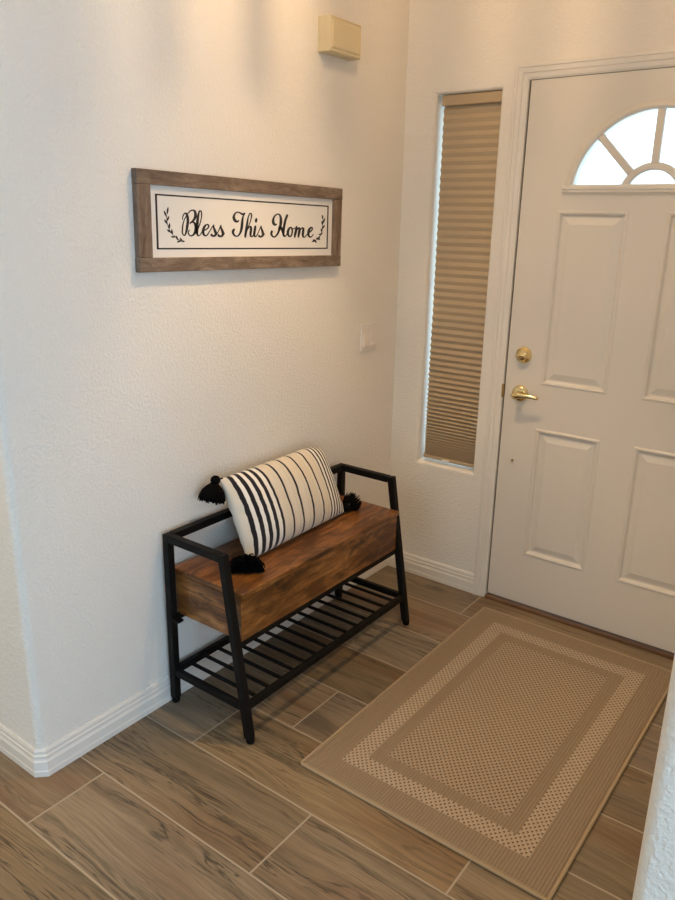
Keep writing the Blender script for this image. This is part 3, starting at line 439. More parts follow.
# baseboards
BP = [(0,0),(.014,0),(.014,.017),(.0125,.020),(.0125,.048),(.0105,.0515),(.0085,.0575),(.0095,.061),(.0095,.066),(.0068,.070),(.0068,.080),(.0035,.0875),(0,.0875)]
path = [(-2.6, YL), (-.0195, YL), (0, YL+.0195), (0, 0), (.4605, 0)]
mit = miters(path)
lab = {0: ('baseboard_return', 'white stepped baseboard running off to the left of the wall corner'), 2: ('baseboard_left', 'white stepped baseboard along the wall behind the bench'), 3: ('baseboard_front', 'short white stepped baseboard under the narrow window')}
bm = sweep_floor(path, mit, BP, 0, 1); struct(obj('baseboard_return', bm, M['trim']), lab[0][1], 'baseboard')
bm = sweep_floor(path, mit, BP, 1, 3); struct(obj('baseboard_left', bm, M['trim']), lab[2][1], 'baseboard')
bm = sweep_floor(path, mit, BP, 3, 4); struct(obj('baseboard_front', bm, M['trim']), lab[3][1], 'baseboard')
path = [(1.4945, 0), (RW, 0), (RW, YR+.0195), (RW+.0195, YR), (RX1, YR)]; mit = miters(path)
struct(obj('baseboard_right', sweep_floor(path, mit, BP, 0, 4), M['trim']), 'white stepped baseboard along the right wall', 'baseboard')

# door casing: profile (distance in from the outer edge, projection)
CP = [(0,0),(0,.0155),(.004,.018),(.013,.018),(.0155,.0148),(.019,.0148),(.030,.0138),(.033,.0105),(.037,.0105),(.047,.0085),(.050,.0060),(.053,.0045),(.053,0)]
bm = bmesh.new(); CX0, CX1, CZ = .4605, 1.4945, 2.0855
rings = []
for (x, z, sx, sz) in ((CX0, 0, 1, 0), (CX0, CZ, 1, -1), (CX1, CZ, -1, -1), (CX1, 0, -1, 0)):
    rings.append([bm.verts.new((x + sx*d, -p, z + sz*d)) for d, p in CP])
for a, b in zip(rings, rings[1:]):
    for k in range(len(CP)):
        bm.faces.new([a[k], a[(k+1) % len(CP)], b[(k+1) % len(CP)], b[k]])
bm.faces.new(rings[0]); bm.faces.new(rings[-1])
struct(obj('trim_1', bm, M['trim']), 'white moulded casing around the front door', 'door casing')
# jamb with dark seal in the gap, threshold
bm = bmesh.new()
JG = .0062
box(bm, DX0-.022, DX0-JG, 0.002, .139, 0, DZ1+.022); box(bm, DX1+JG, DX1+.022, 0.002, .139, 0, DZ1+.022); box(bm, DX0-JG, DX1+JG, .002, .139, DZ1+JG, DZ1+.022)
struct(obj('trim_2', bm, M['trim']), 'white jamb lining the front doorway', 'door jamb')
bm = bmesh.new()
box(bm, DX0-JG, DX0-.0004, .008, .07, .02, DZ1+JG); box(bm, DX1+.0004, DX1+JG, .008, .07, .02, DZ1+JG); box(bm, DX0-.0004, DX1+.0004, .008, .07, DZ1+.0004, DZ1+JG)
struct(obj('trim_3', bm, M['dark']), 'dark weather seal in the gap round the front door', 'door seal')
struct(obj('trim_4', newbox(DX0-JG, DX1+JG, -.016, .139, -.001, .014, .003), M['sill']), 'low brown threshold under the front door', 'threshold')

# ------------------------------------------------------------------ front door
door = bpy.data.objects.new('door_1', None); COL.objects.link(door); door.location = (DX0, 0, DZ0)
struct(door, 'white front door with raised panels and a half-round window', 'door')
W_, H_ = DX1-DX0, DZ1-DZ0
def D(x, z): return (x-DX0, z-DZ0)
FCX, FCZ = .9774, 1.640; GR, FR = .274, .300
PX = [(.663, .9157), (1.0391, 1.2917)]; PZ = [(.955, 1.5945), (.242, .781)]
panels = [(*D(a, c), *D(b, d)) for a, b in PX for c, d in PZ]       # x0 z0 x1 z1
def half_loop(R, zb, n=40):
    a0 = math.asin((zb-FCZ)/R)
    return [D(FCX + R*cos(a0 + (pi-2*a0)*i/n), FCZ + R*sin(a0 + (pi-2*a0)*i/n)) for i in range(n+1)]
glass_loop = half_loop(GR, 1.680)
def door_mesh():
    bm = bmesh.new(); edges = []
    def loop(pts, y):
        vs = [bm.verts.new((x, y, z)) for x, z in pts]
        return vs
    def ring_edges(vs): return [bm.edges.new((vs[i], vs[(i+1) % len(vs)])) for i in range(len(vs))]
    def bridge(a, b):
        n = len(a)
        for i in range(n): bm.faces.new([a[i], a[(i+1) % n], b[(i+1) % n], b[i]])
    rect = lambda x0, z0, x1, z1, i=0: [(x0+i, z0+i), (x1-i, z0+i), (x1-i, z1-i), (x0+i, z1-i)]
    outer = loop(rect(0, 0, W_, H_), 0); edges += ring_edges(outer)
    gl = loop(glass_loop, 0); edges += ring_edges(gl)
    inner = []
    for p in panels:
        v = loop(rect(*p), 0); edges += ring_edges(v); inner.append((p, v))
    bmesh.ops.triangle_fill(bm, use_beauty=True, use_dissolve=False, edges=edges)
    for p, v in inner:
        prev = v
        for ins, y in ((.003, -.0025), (.008, -.0035), (.013, -.001), (.0175, .0070), (.0215, .0085), (.026, .0078), (.046, .0012), (.049, .0004)):
            nx = loop(rect(*p, ins), y); bridge(prev, nx); prev = nx
        bm.faces.new(prev)
    g2 = loop(glass_loop, .044); bridge(gl, g2)
    back = loop(rect(0, 0, W_, H_), .044); bridge(outer, back)
    be = ring_edges2 = []
    for vs in (back, g2):
        for i in range(len(vs)):
            e = bm.edges.get((vs[i], vs[(i+1) % len(vs)])); be.append(e)
    bmesh.ops.triangle_fill(bm, use_beauty=True, use_dissolve=False, edges=be)
    return bm
slab = obj('door_slab', door_mesh(), M['door'], door)
# half-round moulded frame
def half_frame(R0, R1, z_base, prof):
    bm = bmesh.new(); n = 48; rings = []
    for i in range(n+1):
        a = pi*i/n; rg = []
        for f, p in prof:
            R = R0 + (R1-R0)*f; x = FCX + R*cos(a); z = FCZ + R*sin(a)
            rg.append(bm.verts.new((x-DX0, p, max(z, z_base)-DZ0)))
        rings.append(rg)
    for a, b in zip(rings, rings[1:]):
        for k in range(len(prof)): 
            bm.faces.new([a[k], a[(k+1) % len(prof)], b[(k+1) % len(prof)], b[k]])
    bm.faces.new(rings[0]); bm.faces.new(rings[-1][::-1])
    return bm
bm = half_frame(GR-.002, FR, 1.655, [(0, .012), (0, -.004), (.2, -.009), (.55, -.011), (.62, -.0085), (.8, -.0085), (.9, -.005), (1, -.004), (1, .001), (.1, .012)])
obj('window_frame', bm, M['door'], door, True)
bm = bmesh.new(); x0, z0 = D(FCX-.304, 1.648); x1, z1 = D(FCX+.304, 1.681)
pr = [(.012, z1), (-.005, z1), (-.010, z1-.006), (-.0115, z1-.014), (-.009, z1-.019), (-.009, z0+.008), (-.005, z0+.003), (-.004, z0), (.001, z0), (.001, z1-.012)]
ra = [bm.verts.new((x0, y, z)) for y, z in pr]; rb = [bm.verts.new((x1, y, z)) for y, z in pr]
for k in range(len(pr)): bm.faces.new([ra[k], ra[(k+1) % len(pr)], rb[(k+1) % len(pr)], rb[k]])
bm.faces.new(ra); bm.faces.new(rb)
obj('window_rail', bm, M['door'], door)
bm = half_frame(.085, .110, 1.676, [(0, .016), (0, .002), (.2, -.003), (.8, -.003), (1, .002), (1, .016)])
obj('muntin', bm, M['door'], door)
for k, a in enumerate((46, 90, 134)):
    ca, sa = cos(radians(a)), sin(radians(a)); bm = bmesh.new()
    x0, z0 = D(FCX + ca*.106, FCZ + sa*.106); x1, z1 = D(FCX + ca*(GR+.004), FCZ + sa*(GR+.004))
    beam(bm, (x0, .0065, z0), (x1, .0065, z1), .019, .026, (0, 1, 0), .005)
    obj('muntin', bm, M['door'], door)
bm = bmesh.new(); gl = half_loop(GR+.002, 1.674)
a = [bm.verts.new((x, .020, z)) for x, z in gl]; b = [bm.verts.new((x, .025, z)) for x, z in gl]
bm.faces.new(a); bm.faces.new(b[::-1])
for i in range(len(a)): bm.faces.new([a[i], a[(i+1) % len(a)], b[(i+1) % len(a)], b[i]])
obj('glass_pane', bm, M['glass'], door)
# deadbolt
x, z = D(.586, 1.062)
bm = lathe(bmesh.new(), [(.0325, 0), (.0325, .004), (.030, .009), (.022, .012), (.020, .020), (.0175, .022)], (x, 0, z))
db = obj('deadbolt', bm, M['brass'], door, True); db['label'] = 'polished brass deadbolt rosette'
bm = bmesh.new(); tube(bm, [(x-.021, -.028, z), (x-.012, -.030, z), (x+.012, -.030, z), (x+.021, -.028, z)], [(.005,.004), (.0075,.006), (.0075,.006), (.005,.004)], 12)
lathe(bm, [(.007, .015), (.007, .028)], (x, 0, z), n=16)
obj('thumb_turn', bm, M['brass'], db, True)
# lever
x, z = D(.5855, .910)
bm = lathe(bmesh.new(), [(.0325, 0), (.0325, .005), (.0305, .010), (.024, .0145), (.014, .016)], (x, 0, z))
lv = obj('door_handle', bm, M['brass'], door, True); lv['label'] = 'polished brass lever handle'
bm = bmesh.new()
lathe(bm, [(.0115, .012), (.0105, .03), (.0125, .046), (.011, .056)], (x, 0, z), n=20)
tube(bm, [(x-.014, -.053, z-.001), (x-.006, -.055, z), (x+.012, -.056, z+.0015), (x+.035, -.055, z+.003), (x+.060, -.052, z+.003), (x+.084, -.049, z+.001), (x+.094, -.048, z)],
     [(.005,.004), (.0125,.009), (.0128,.0085), (.0095,.0065), (.0078,.0052), (.0070,.0045), (.0035,.003)], 14)
obj('lever', bm, M['brass'], lv, True)
bm = lathe(bmesh.new(), [(.0045, .016), (.004, .0185), (.001, .0195)], (x+.014, 0, z+.012), n=14)
obj('lock_button', bm, M['brass'], lv, True)
# latch face seen in the gap, small brass peg
x, z = D(.5185, .911)
bm = newbox(x-.0090, x-.0002, -.0078, .012, z-.026, z+.026, .001); obj('latch_plate', bm, M['oldbrass'], door)['label'] = 'dull brass latch plate in the door gap'
x, z = D(.579, .634)
bm = lathe(bmesh.new(), [(.0048, 0), (.0052, .005), (.004, .008), (.0015, .009)], (x, 0, z), n=14); obj('stop_peg', bm, M['oldbrass'], door, True)['label'] = 'tiny brass peg low on the door'

# ------------------------------------------------------------------ narrow window
w = bpy.data.objects.new('window_1', None); COL.objects.link(w); w.location = (WX0, .09, WZ0); struct(w, 'narrow window in a rounded recess beside the front door', 'window')
ww, wz = WX1-WX0, WZ1-WZ0; bm = bmesh.new(); f = .018
for a in ((0, .005, 0, wz), (ww-f, ww, 0, wz), (f, ww-f, 0, f), (f, ww-f, wz-f, wz)): box(bm, a[0], a[1], 0, .045, a[2], a[3])
obj('window_frame', bm, M['vinyl'], w); obj('glass_pane', newbox(.003, ww-f+.004, .02, .025, f-.004, wz-f+.004), M['glass'], w)
# pleated shade
sh = thing('pleated_shade', 'tan pleated window shade pulled down over the narrow window beside the door', 'window blind', (WX0, .0, WZ0))
bx0, bx1 = .0155, ww-.002
bm = newbox(.0150, ww-.001, .014, .060, wz-.0405, wz-.003, .004); obj('head_rail', bm, M['rail'], sh)
top, bot = wz-.0405, .030
zs = [top]; 
while zs[-1] > bot + .004:
    hgt = zs[-1]
    p = .0045 + (.0305-.0045)*min(1, max(0, (hgt-bot)/.62))**.62 if hgt < .62 + bot else .0305
    zs.append(zs[-1]-p)
zs[-1] = bot
bm = bmesh.new(); pf, pb = [], []
for i in range(len(zs)-1):
    p = zs[i]-zs[i+1]; out = min(.0130, math.sqrt(max(0, .0163**2 - (p/2)**2)) + .0005)
    out *= 1
    for fz, fo in ((0, .0), (.47, 1.0), (.53, 1.0)):
        pf.append((.038-out*fo, zs[i]-p*fz)); pb.append((.042+out*fo, zs[i]-p*fz))
pf.append((.038, zs[-1])); pb.append((.042, zs[-1]))
poly = pf + pb[::-1]
a = [bm.verts.new((bx0, y, z)) for y, z in poly]; b = [bm.verts.new((bx1, y, z)) for y, z in poly]
nf = len(pf)
for i in range(nf-1): bm.faces.new([a[i], a[i+1], b[i+1], b[i]])
for i in range(nf, 2*nf-1): bm.faces.new([a[i], a[i+1], b[i+1], b[i]])
obj('shade_fabric', bm, M['shade'], sh)
obj('bottom_rail', newbox(bx0-.002, bx1, .022, .058, bot-.017, bot, .004), M['rail'], sh)
bm = newbox(.11, .145, .014, .024, bot-.017, bot-.008, .003); obj('pull_tab', bm, M['vinyl'], sh)

# ------------------------------------------------------------------ windows of the room behind
def big_window(name, axis, at, op, label, mull):
    w = bpy.data.objects.new(name, None); COL.objects.link(w); struct(w, label, 'window')
    a, b, z0, z1 = op; f = .05; bm = bmesh.new(); g = bmesh.new()
    def bx(m, p0, p1, t0, t1, q0, q1):
        if axis == 'x': box(m, p0, p1, at+t0, at+t1, q0, q1)
        else: box(m, at+t0, at+t1, p0, p1, q0, q1)
    bx(bm, a, a+f, .04, .10, z0, z1); bx(bm, b-f, b, .04, .10, z0, z1); bx(bm, a+f, b-f, .04, .10, z0, z0+f); bx(bm, a+f, b-f, .04, .10, z1-f, z1)
    for k in range(1, mull):
        c = a + (b-a)*k/mull; bx(bm, c-f/2, c+f/2, .04, .10, z0+f, z1-f)
    bx(g, a+f, b-f, .068, .073, z0+f, z1-f)
    obj('window_frame', bm, M['vinyl'], w); obj('glass_pane', g, M['glass'], w)
big_window('window_2', 'x', RYB-.14, RO, 'wide window in the far wall of the room behind', 2)
big_window('window_3', 'y', RX1, EO, 'tall glass door in the side wall of the room behind', 2)

# ================================================================== THINGS
# ------------------------------------------------------------------ bench
bench = thing('storage_bench', 'rustic brown wooden storage bench in a black metal frame with slatted lower shelf', 'bench', (.19, -.88, 0))
BX, BY = .19, -.88
def bl(x, y, z): return (x-BX, y-BY, z)
TW, TZ = .025, .606
YA, YB = -1.3255, -.4185
def fx(z): return .2720 + (.3680-.2720)*(1-(z/(TZ-TW/2)))      # centre line of the raked front leg
for y in (YA, YB):
    for front in (0, 1):
        x0 = fx(.02) if front else .0310; x1 = fx(TZ-.0005) if front else .0310
        bm = beam(bmesh.new(), bl(x0, y, .018), bl(x1, y, TZ-.0005), TW, TW, (1, 0, 0), .002)
        lg = obj('leg', bm, M['black'], bench)
        xb = fx(.0) if front else .0310
        bm = lathe(bmesh.new(), [(.006, 0), (.0115, .001), (.0135, .005), (.0138, .022)], bl(xb, y, .0002), (0, 0, 1), 16)
        obj('foot_glide', bm, M['rubber'], lg, True)
    bm = beam(bmesh.new(), bl(.0440, y, TZ-TW/2), bl(fx(TZ-TW/2)-.0125, y, TZ-TW/2), TW, TW, (0, 1, 0), .002); obj('arm_rail', bm, M['black'], bench)
    z = .117; bm = beam(bmesh.new(), bl(.0440, y, z), bl(fx(z)-.0130, y, z), .018, .024, (0, 1, 0), .002); obj('side_rail', bm, M['black'], bench)
    z = .3285; s_ = 1 if y < -1 else -1
    bm = newbox(.0436-BX, .0720-BX, y-.010-BY, y+.012-BY if s_ > 0 else y+.010-BY, z-.0190, z-.0105, .001); obj('bracket', bm, M['black'], bench)
obj('back_rail', beam(bmesh.new(), bl(.0310, YA+.0130, TZ-TW/2), bl(.0310, YB-.0130, TZ-TW/2), TW, TW, (1, 0, 0), .002), M['black'], bench)
SZ = .117
fsx = fx(SZ) - .001
obj('shelf_rail', beam(bmesh.new(), bl(fsx, YA+.0130, SZ), bl(fsx, YB-.0130, SZ), .018, .024, (1, 0, 0), .002), M['black'], bench)
obj('shelf_rail', beam(bmesh.new(), bl(.0310, YA+.0130, SZ), bl(.0310, YB-.0130, SZ), .018, .024, (1, 0, 0), .002), M['black'], bench)
NS = 14
for k in range(NS):
    y = YA + (YB-YA)*(k+1)/(NS+1)
    bm = beam(bmesh.new(), bl(.0400, y, SZ+.004), bl(fsx-.0092, y, SZ+.004), .010, .010, (0, 1, 0), .0015); obj('shelf_slat', bm, M['black'], bench)
for x in (.3060, .0310):
    obj('box_support', beam(bmesh.new(), bl(x, YA+.0130, .309), bl(x, YB-.0130, .309), .018, .018, (1, 0, 0), .002), M['black'], bench)
LY0 = -1.3025
LYr = YB - TW/2 - .0015
# storage box and its lid; the front of both stands proud of the raked legs
bx_ = newbox(.0200-BX, .3130-BX, LY0+.004-BY, LYr-.001-BY, .3185, .4580, .0015); obj('storage_box', bx_, M['rustic'], bench)
bm = newbox(.0175-BX, .3205-BX, LY0-BY, LYr-BY, .4622, .4800, .0030); obj('lid', bm, M['rustic'], bench)

# ------------------------------------------------------------------ pillow
PB = Vector((.180, -.862, .486)); UPV = Vector((-.120, 0, .262)).normalized(); PW, PH, PT = .545, .282, .135
pil = thing('throw_pillow', 'cream woven lumbar pillow with black stripes and tassels propped on the bench', 'pillow', PB)
ax_u = Vector((-.022, 1, 0)).normalized(); ax_v = UPV; ax_n = ax_u.cross(ax_v).normalized()
if ax_n.x < 0: ax_n = -ax_n
def pil_pt(u, v, side):
    # seam outline bows in between the four pointed corners
    cu, cv = 2*u-1, 2*v-1
    bu = 1 - .030*(1-cv*cv); bv = 1 - (.012 if cv < 0 else -.03)*(1-cu*cu)
    x = cu*bu*PW/2; z = cv*bv*PH/2
    q = max(0, cu)**7 * max(0, cv)**7; x -= .030*q; z -= .030*q
    e = max(0, (1-abs(cu)**2.6)) ; g = max(0, (1-abs(cv)**2.4))
    th = PT/2 * (e**.52) * (g**.52)
    pk = math.exp(-((1-abs(cu))/.05)**2)
    th *= 1 + .05*sin(7*cu+3*cv)*(1-abs(cu))
    th += .0035*sin(v*31 + 2.0*sin(u*5))*math.exp(-((1-abs(cu))/.10)**2)*g*(.5 + .5*sin(v*13))
    sag = -.006*(1-cu*cu)*(1 if cv > 0 else 0)*cv
    return Vector(ax_u*x + ax_v*(z + PH/2 + sag) + ax_n*(side*th))
def pillow_mesh():
    bm = bmesh.new(); uv = bm.loops.layers.uv.new('cloth'); NU, NV = 72, 44; G = {}
    # denser spacing near the edges
    sp = lambda t: .5 - .5*cos(pi*t) if True else t
    for side in (1, -1):
        for i in range(NU+1):
            for j in range(NV+1):
                u, v = .55*sp(i/NU)+.45*i/NU, .55*sp(j/NV)+.45*j/NV
                edge = i in (0, NU) or j in (0, NV)
                key = (0, i, j) if edge else (side, i, j)
                if key not in G: G[key] = (bm.verts.new(pil_pt(u, v, 0 if edge else side)), u, v)
        for i in range(NU):
            for j in range(NV):
                ks = [(i, j), (i+1, j), (i+1, j+1), (i, j+1)]
                q = [G[(0, a, b)] if (a in (0, NU) or b in (0, NV)) else G[(side, a, b)] for a, b in ks]
                f = bm.faces.new([t[0] for t in q]); f.smooth = True
                for l, t in zip(f.loops, q): l[uv].uv = (t[1], t[2])
    return bm
obj('cover', pillow_mesh(), M['pillow'], pil, True)
def tassel(corner, dirv, fall, length, nstr, spread, seed, floor_z=None):
    """yarn tassel: knot, white binding, skirt of separate strands"""
    rr = random.Random(seed); d = Vector(dirv).normalized(); fl = Vector(fall).normalized()
    c = Vector(corner); k = c + d*.016; bm = bmesh.new()
    bmesh.ops.create_icosphere(bm, subdivisions=2, radius=.0165, matrix=Matrix.Translation(k))
    tube(bm, [c - d*.012, c, k], .003, 6)
    neck = k + fl*.016
    a = fl.orthogonal().normalized(); b = fl.cross(a)
    for s in range(nstr):
        th = rr.uniform(0, 2*pi); rad = math.sqrt(rr.random()); L = length*rr.uniform(.82, 1.06)
        o = (a*cos(th) + b*sin(th))
        pts = []
        for q in range(5):
            t = q/4; w = rad*(.010 + (spread-.010)*math.sin(t*pi/2)**.8)
            p = neck + fl*(L*t - .006) + o*w + Vector((rr.uniform(-1,1), rr.uniform(-1,1), rr.uniform(-1,1)))*.0018*t
            if floor_z is not None: p.z = max(p.z, floor_z + .002 + rr.random()*.0015)
            p.x = max(p.x, .006 - PB.x)
            pts.append(p)
        tube(bm, pts, [.0021, .0022, .0022, .0021, .0015], 5)
    t = obj('tassel', bm, M['yarn'], pil, True); t['label'] = 'black yarn tassel'
    bm = bmesh.new(); ring = [neck + (a*cos(2*pi*i/16) + b*sin(2*pi*i/16))*.0105 - fl*.003 for i in range(17)]
    tube(bm, ring, .0026, 6, False); obj('binding', bm, M['tie'], t, True)
LIDZ = .4803 - PB.z
cBL, cBR, cTL, cTR = (pil_pt(0, 0, 0), pil_pt(1, 0, 0), pil_pt(0, 1, 0), pil_pt(1, 1, 0))
tassel(cTL, (-.1, -.8, .0), (.0, -.34, -1), .060, 240, .044, 1)
tassel(cBL + Vector((0, 0, .008)), (.2, -.7, .35), (.80, -.80, -.25), .056, 320, .062, 2, LIDZ)
tassel(cBR + Vector((0, 0, .006)), (-.05, .8, .5), (-.2, 1, .12), .052, 220, .038, 3, LIDZ)
tassel(cTR, (-.45, -.45, -.7), (-.12, -.55, -1), .056, 110, .024, 4)

# ------------------------------------------------------------------ sign
sg = thing('wall_sign', 'white framed sign reading Bless This Home hung on the wall above the bench', 'sign', (0, -.9015, 1.5262), (-.0165, 0, 0))
SWH, SHH, IW, IH = .4635, .1358, .4165, .0970
obj('backing_panel', newbox(.0035, .0125, -IW-.012, IW+.012, -IH-.012, IH+.012), M['panel'], sg)
obj('frame_board', newbox(.0012, .0225, -SWH, SWH, IH, SHH, .0015), M['frame'], sg)
obj('frame_board', newbox(.0012, .0225, -SWH, SWH, -SHH, -IH, .0015), M['frame'], sg)
obj('frame_board', newbox(.0012, .0220, -SWH+.0006, -IW, -IH+.0004, IH-.0004, .0015), M['frame_v'], sg)
obj('frame_board', newbox(.0012, .0220, IW, SWH-.0006, -IH+.0004, IH-.0004, .0015), M['frame_v'], sg)
bm = bmesh.new(); bw, bh, t_ = .3945, .0745, .0068
for a in ((-bw, bw, bh-t_*.62, bh), (-bw, bw, -bh, -bh+t_*.62), (-bw, -bw+t_, -bh, bh), (bw-t_, bw, -bh, bh)): box(bm, .0120, .0130, *a)
obj('border_line', bm, M['ink'], sg)
LET = json.loads(LETTERS)
def ribbons(L):
    bm = bmesh.new()
    for s in L:
        A = [(a*1e-4, b*1e-4) for a, b, _, _ in s]; B = [(c*1e-4, d*1e-4) for _, _, c, d in s]
        top = [[bm.verts.new((.0131, y, z)) for y, z in P] for P in (A, B)]; low = [[bm.verts.new((.0122, y, z)) for y, z in P] for P in (A, B)]
        for i in range(len(A)-1):
            bm.faces.new([top[0][i], top[0][i+1], top[1][i+1], top[1][i]])
            for q in (0, 1): bm.faces.new([top[q][i], top[q][i+1], low[q][i+1], low[q][i]])
        bm.faces.new([top[0][0], top[1][0], low[1][0], low[0][0]]); bm.faces.new([top[0][-1], top[1][-1], low[1][-1], low[0][-1]])
        # round ends
        for e in (0, -1):
            ya, za = A[e]; yb, zb = B[e]; r = math.hypot(ya-yb, za-zb)/2
            if r > .0012:
                c = [bm.verts.new((.0131, (ya+yb)/2 + r*cos(2*pi*k/12), (za+zb)/2 + r*sin(2*pi*k/12))) for k in range(12)]; bm.faces.new(c)
    return bm
for wd in ('Bless', 'This', 'Home'): obj('lettering', ribbons(LET[wd]), M['ink'], sg)['label'] = 'black script word ' + wd
for sd in ('left', 'right'): obj('leaf_sprig', ribbons(LET[sd]), M['ink'], sg)['label'] = 'black leafy sprig at the ' + sd + ' of the words'

# ------------------------------------------------------------------ chime and switch
ch = thing('door_chime', 'ivory plastic door chime box mounted high on the wall', 'door chime', (0, -.473, 2.080))
cw, chh = .0885, .107
bm = newbox(-.0006, .040, -cw, cw, 0, chh, .002); obj('housing', bm, M['ivory'], ch)
bm = bmesh.new()
def lp(i, x): return [bm.verts.new((x, y, z)) for y, z in ((-cw+i, i), (cw-i, i), (cw-i, chh-i), (-cw+i, chh-i))]
prev = lp(0, .0402); first = prev
for i, x in ((0, .047), (.0025, .051), (.0045, .0515), (.0075, .0495), (.009, .0495), (.014, .0535), (.016, .054)):
    nx = lp(i, x)
    for k in range(4): bm.faces.new([prev[k], prev[(k+1)%4], nx[(k+1)%4], nx[k]])
    prev = nx
bm.faces.new(prev); bm.faces.new(first[::-1]); obj('cover', bm, M['ivory'], ch)
for k in range(3):
    y = -cw+.014 + k*.052; obj('sound_slot', newbox(.008, .038, y, y+.046, -.0012, .0005), M['oldplastic'] if 'oldplastic' in M else M['ivory'], ch)
sw = thing('light_switch', 'white wall plate with two rocker switches between the sign and the window', 'light switch', (0, -.2153, 1.0935))
bm = newbox(.0005, .0082, -.0565, .0565, -.0563, .0563, .0035, 2); obj('wall_plate', bm, M['plate'], sw)
for k, (y, tilt) in enumerate(((-.0245, .0042), (.0245, .0038))):
    bm = bmesh.new(); a, b, z0, z1 = y-.0165, y+.0165, -.0335, .0335
    vs = [bm.verts.new(p) for p in ((.005,a,z0),(.005,b,z0),(.005,b,z1),(.005,a,z1),(.0112+tilt,a,z0),(.0112+tilt,b,z0),(.0112-tilt,b,z1),(.0112-tilt,a,z1))]
    for q in [(3,2,1,0),(4,5,6,7),(0,1,5,4),(1,2,6,5),(2,3,7,6),(3,0,4,7)]: bm.faces.new([vs[i] for i in q])
    obj('rocker', bm, M['plate'], sw)

# ------------------------------------------------------------------ rug
rug = thing('entry_rug', 'beige woven rug with bordered rectangles lying in front of the door', 'rug', (.9385, -.7075, 0), (0, 0, radians(-.25)))
hx, hy, rt = .3825, .6005, .0085
bm = bmesh.new(); NX, NY = 40, 60
def rg(i, j):
    x = -hx + 2*hx*i/NX; y = -hy + 2*hy*j/NY
    z = rt + .0006*sin(x*9+1)*sin(y*7)
    return x, y, z
V = [[bm.verts.new(rg(i, j)) for j in range(NY+1)] for i in range(NX+1)]
for i in range(NX):
    for j in range(NY): bm.faces.new([V[i][j], V[i+1][j], V[i+1][j+1], V[i][j+1]])
rim = [V[i][0] for i in range(NX+1)] + [V[NX][j] for j in range(1, NY+1)] + [V[i][NY] for i in range(NX-1, -1, -1)] + [V[0][j] for j in range(NY-1, 0, -1)]
low = [bm.verts.new((v.co.x, v.co.y, .0006)) for v in rim]
for k in range(len(rim)): bm.faces.new([rim[k], low[k], low[(k+1) % len(rim)], rim[(k+1) % len(rim)]])
bm.faces.new(low[::-1])
obj('pile', bm, M['rug'], rug, True)
e = .004
bm = bmesh.new(); cr = .018
pts = [(hx-cr+cr*cos(a), hy-cr+cr*sin(a)) for a in [pi/2*k/5 for k in range(6)]] + [(-hx+cr-cr*sin(a), hy-cr+cr*cos(a)) for a in [pi/2*k/5 for k in range(6)]] + \
      [(-hx+cr-cr*cos(a), -hy+cr-cr*sin(a)) for a in [pi/2*k/5 for k in range(6)]] + [(hx-cr+cr*sin(a), -hy+cr-cr*cos(a)) for a in [pi/2*k/5 for k in range(6)]]
pts = [(hx, -hy), (hx, hy), (-hx, hy), (-hx, -hy)]
bm2 = bmesh.new()
ring = []
for k, (x, y) in enumerate(pts):
    x0, y0 = pts[k-1]; x1, y1 = pts[(k+1) % 4]
    d0 = Vector((x-x0, y-y0)).normalized(); d1 = Vector((x1-x, y1-y)).normalized()
    c = Vector((x, y)) - d0*.008 + d1*.008
    for q in range(5):
        a = pi/2*q/4; ring.append((c.x + (d0*sin(a) - d1*cos(a)).x*.008, c.y + (d0*sin(a) - d1*cos(a)).y*.008))
n = len(ring); R_ = []
for k in range(n):
    p = Vector(ring[k]); t = (Vector(ring[(k+1) % n]) - Vector(ring[k-1])).normalized(); nn = Vector((t.y, -t.x))
    R_.append([bm2.verts.new((p.x + nn.x*.0048*cos(a), p.y + nn.y*.0048*cos(a), .0056 + .0048*sin(a))) for a in [2*pi*q/8 for q in range(8)]])
for k in range(n):
    a, b = R_[k], R_[(k+1) % n]
    for q in range(8): bm2.faces.new([a[q], a[(q+1) % 8], b[(q+1) % 8], b[q]])
obj('binding', bm2, M['bind'], rug, True)
bm.free()

# ================================================================== LIGHT
def area(name, loc, target, sx, sy, power, col, spread=180):
    l = bpy.data.lights.new(name, 'AREA'); l.shape = 'RECTANGLE'; l.size = sx; l.size_y = sy; l.energy = power; l.color = col; l.spread = radians(spread)
    o = bpy.data.objects.new(name, l); COL.objects.link(o); o.location = loc
    o.rotation_euler = (Vector(target) - Vector(loc)).to_track_quat('-Z', 'Y').to_euler(); return o
area('daylight_side_window', (RX1-.02, (EO[0]+EO[1])/2, 1.2), (0, (EO[0]+EO[1])/2, 1.2), EO[1]-EO[0], EO[3]-EO[2], *L_EAST)
area('daylight_rear_window', ((RO[0]+RO[1])/2, RYB+.02, 1.48), ((RO[0]+RO[1])/2, 0, 1.48), RO[1]-RO[0], RO[3]-RO[2], *L_REAR)
area('added_warm_fill', (-.8, -3.1, H-.03), (-.8, -3.1, 0), .6, .6, *L_FILL)  # unseen fill light added under the ceiling to warm the left return wall
pl = thing('pendant_lantern', 'small round lantern with ribbed glass hanging from the ceiling over the rug', 'lamp', (0, 0, 0))
lx, ly, lz = LANT; pl.location = (lx, ly, H)
bm = lathe(bmesh.new(), [(.06, -.0005), (.06, -.012), (.045, -.022), (.008, -.024)], (0, 0, 0), (0, 0, 1), 32); obj('canopy', bm, M['black'], pl, True)
obj('rod', tube(bmesh.new(), [(0, 0, -.022), (0, 0, lz-H+.135)], .006, 10), M['black'], pl, True)
bm = lathe(bmesh.new(), [(.006, lz-H+.140), (.16, lz-H+.126), (.182, lz-H+.112), (.182, lz-H+.100), (.008, lz-H+.108)], (0, 0, 0), (0, 0, 1), 40); obj('cap', bm, M['black'], pl, True)
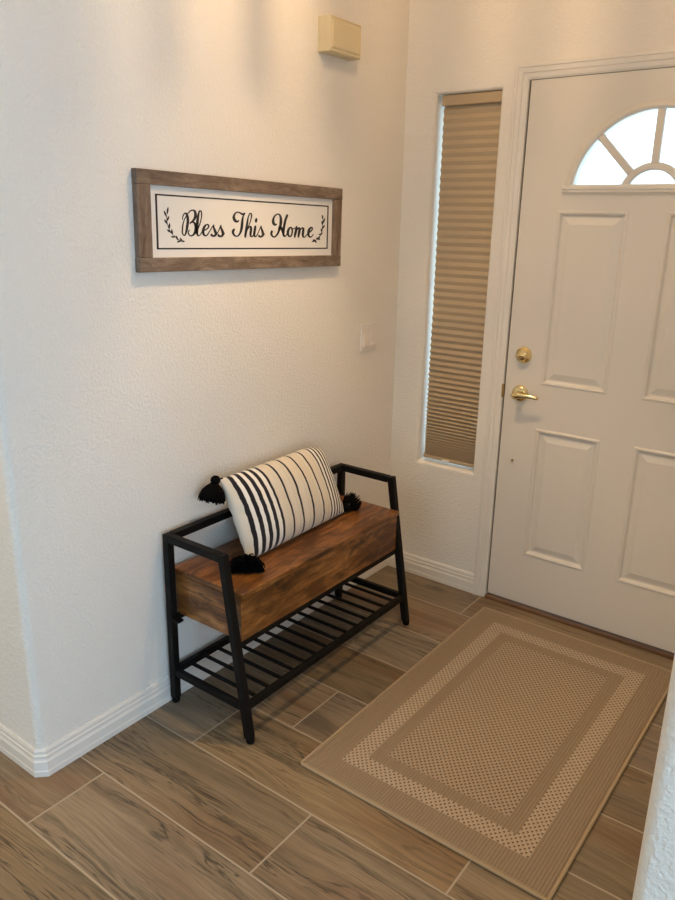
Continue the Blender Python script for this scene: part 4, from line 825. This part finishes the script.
bm = lathe(bmesh.new(), [(.018, lz-H+.110), (.018, lz-H+.045), (.012, lz-H+.040)], (0, 0, 0), (0, 0, 1), 20); obj('socket', bm, M['oldbrass'], pl, True)
rr = random.Random(5)
for dg, w_ in ((248, .026), (226, .020), (205.8, .018), (172.4, .024), (140, .030), (115, .024), (95, .016), (74, .026), (50, .02), (27, .026), (4, .02), (-20, .024), (-45, .02), (-70, .026), (-95, .02)):
    a = radians(dg); ca, sa = cos(a), sin(a)
    zb = lz - H - .15 - rr.uniform(0, .03)
    bm = beam(bmesh.new(), (ca*.172, sa*.172, zb), (ca*.172, sa*.172, lz-H+.101), .007, w_*1.5, (ca, sa, 0), .0015); obj('glass_rib', bm, M['ribglass'], pl)
bm = bmesh.new(); n = 48
for R in (.160, .163):
    a_ = [[bm.verts.new((R*cos(2*pi*k/n), R*sin(2*pi*k/n), z)) for k in range(n)] for z in (lz-H-.262, lz-H+.101)]
    for k in range(n): bm.faces.new([a_[0][k], a_[0][(k+1) % n], a_[1][(k+1) % n], a_[1][k]])
obj('glass_drum', bm, M['drum'], pl, True, False)
pt = bpy.data.lights.new('lantern_bulb', 'POINT'); pt.energy, pt.color = L_LAMP; pt.shadow_soft_size = .027
po = bpy.data.objects.new('lantern_bulb', pt); COL.objects.link(po); po.location = LANT
W = bpy.data.worlds.new('daylight'); SC.world = W; W.use_nodes = True; nt = W.node_tree
bgn = nt.nodes['Background']; bgn.inputs[0].default_value = (*SKY, 1); bgn.inputs[1].default_value = SKYS

# ================================================================== CAMERA
cam = bpy.data.cameras.new('camera'); co = bpy.data.objects.new('camera', cam); COL.objects.link(co)
cam.sensor_fit = 'VERTICAL'; cam.sensor_height = 24.0; cam.lens = 752.41/900*24.0; cam.clip_start = .02
rt_, up_, fw_ = (Vector(v) for v in ((0.80057722, 0.59891795, 0.01932373), (-0.19111736, 0.22463856, 0.95551644), (-0.56793509, 0.7686578, -0.29430413)))
mw = Matrix((rt_, up_, -fw_)).transposed().to_4x4(); mw.translation = Vector((1.7300475, -2.7473124, 1.551959)); co.matrix_world = mw
SC.camera = co
vs = SC.view_settings; vs.view_transform = 'Standard'; vs.look = 'None'; vs.gamma = 1; vs.use_curve_mapping = False; vs.exposure = EXPO
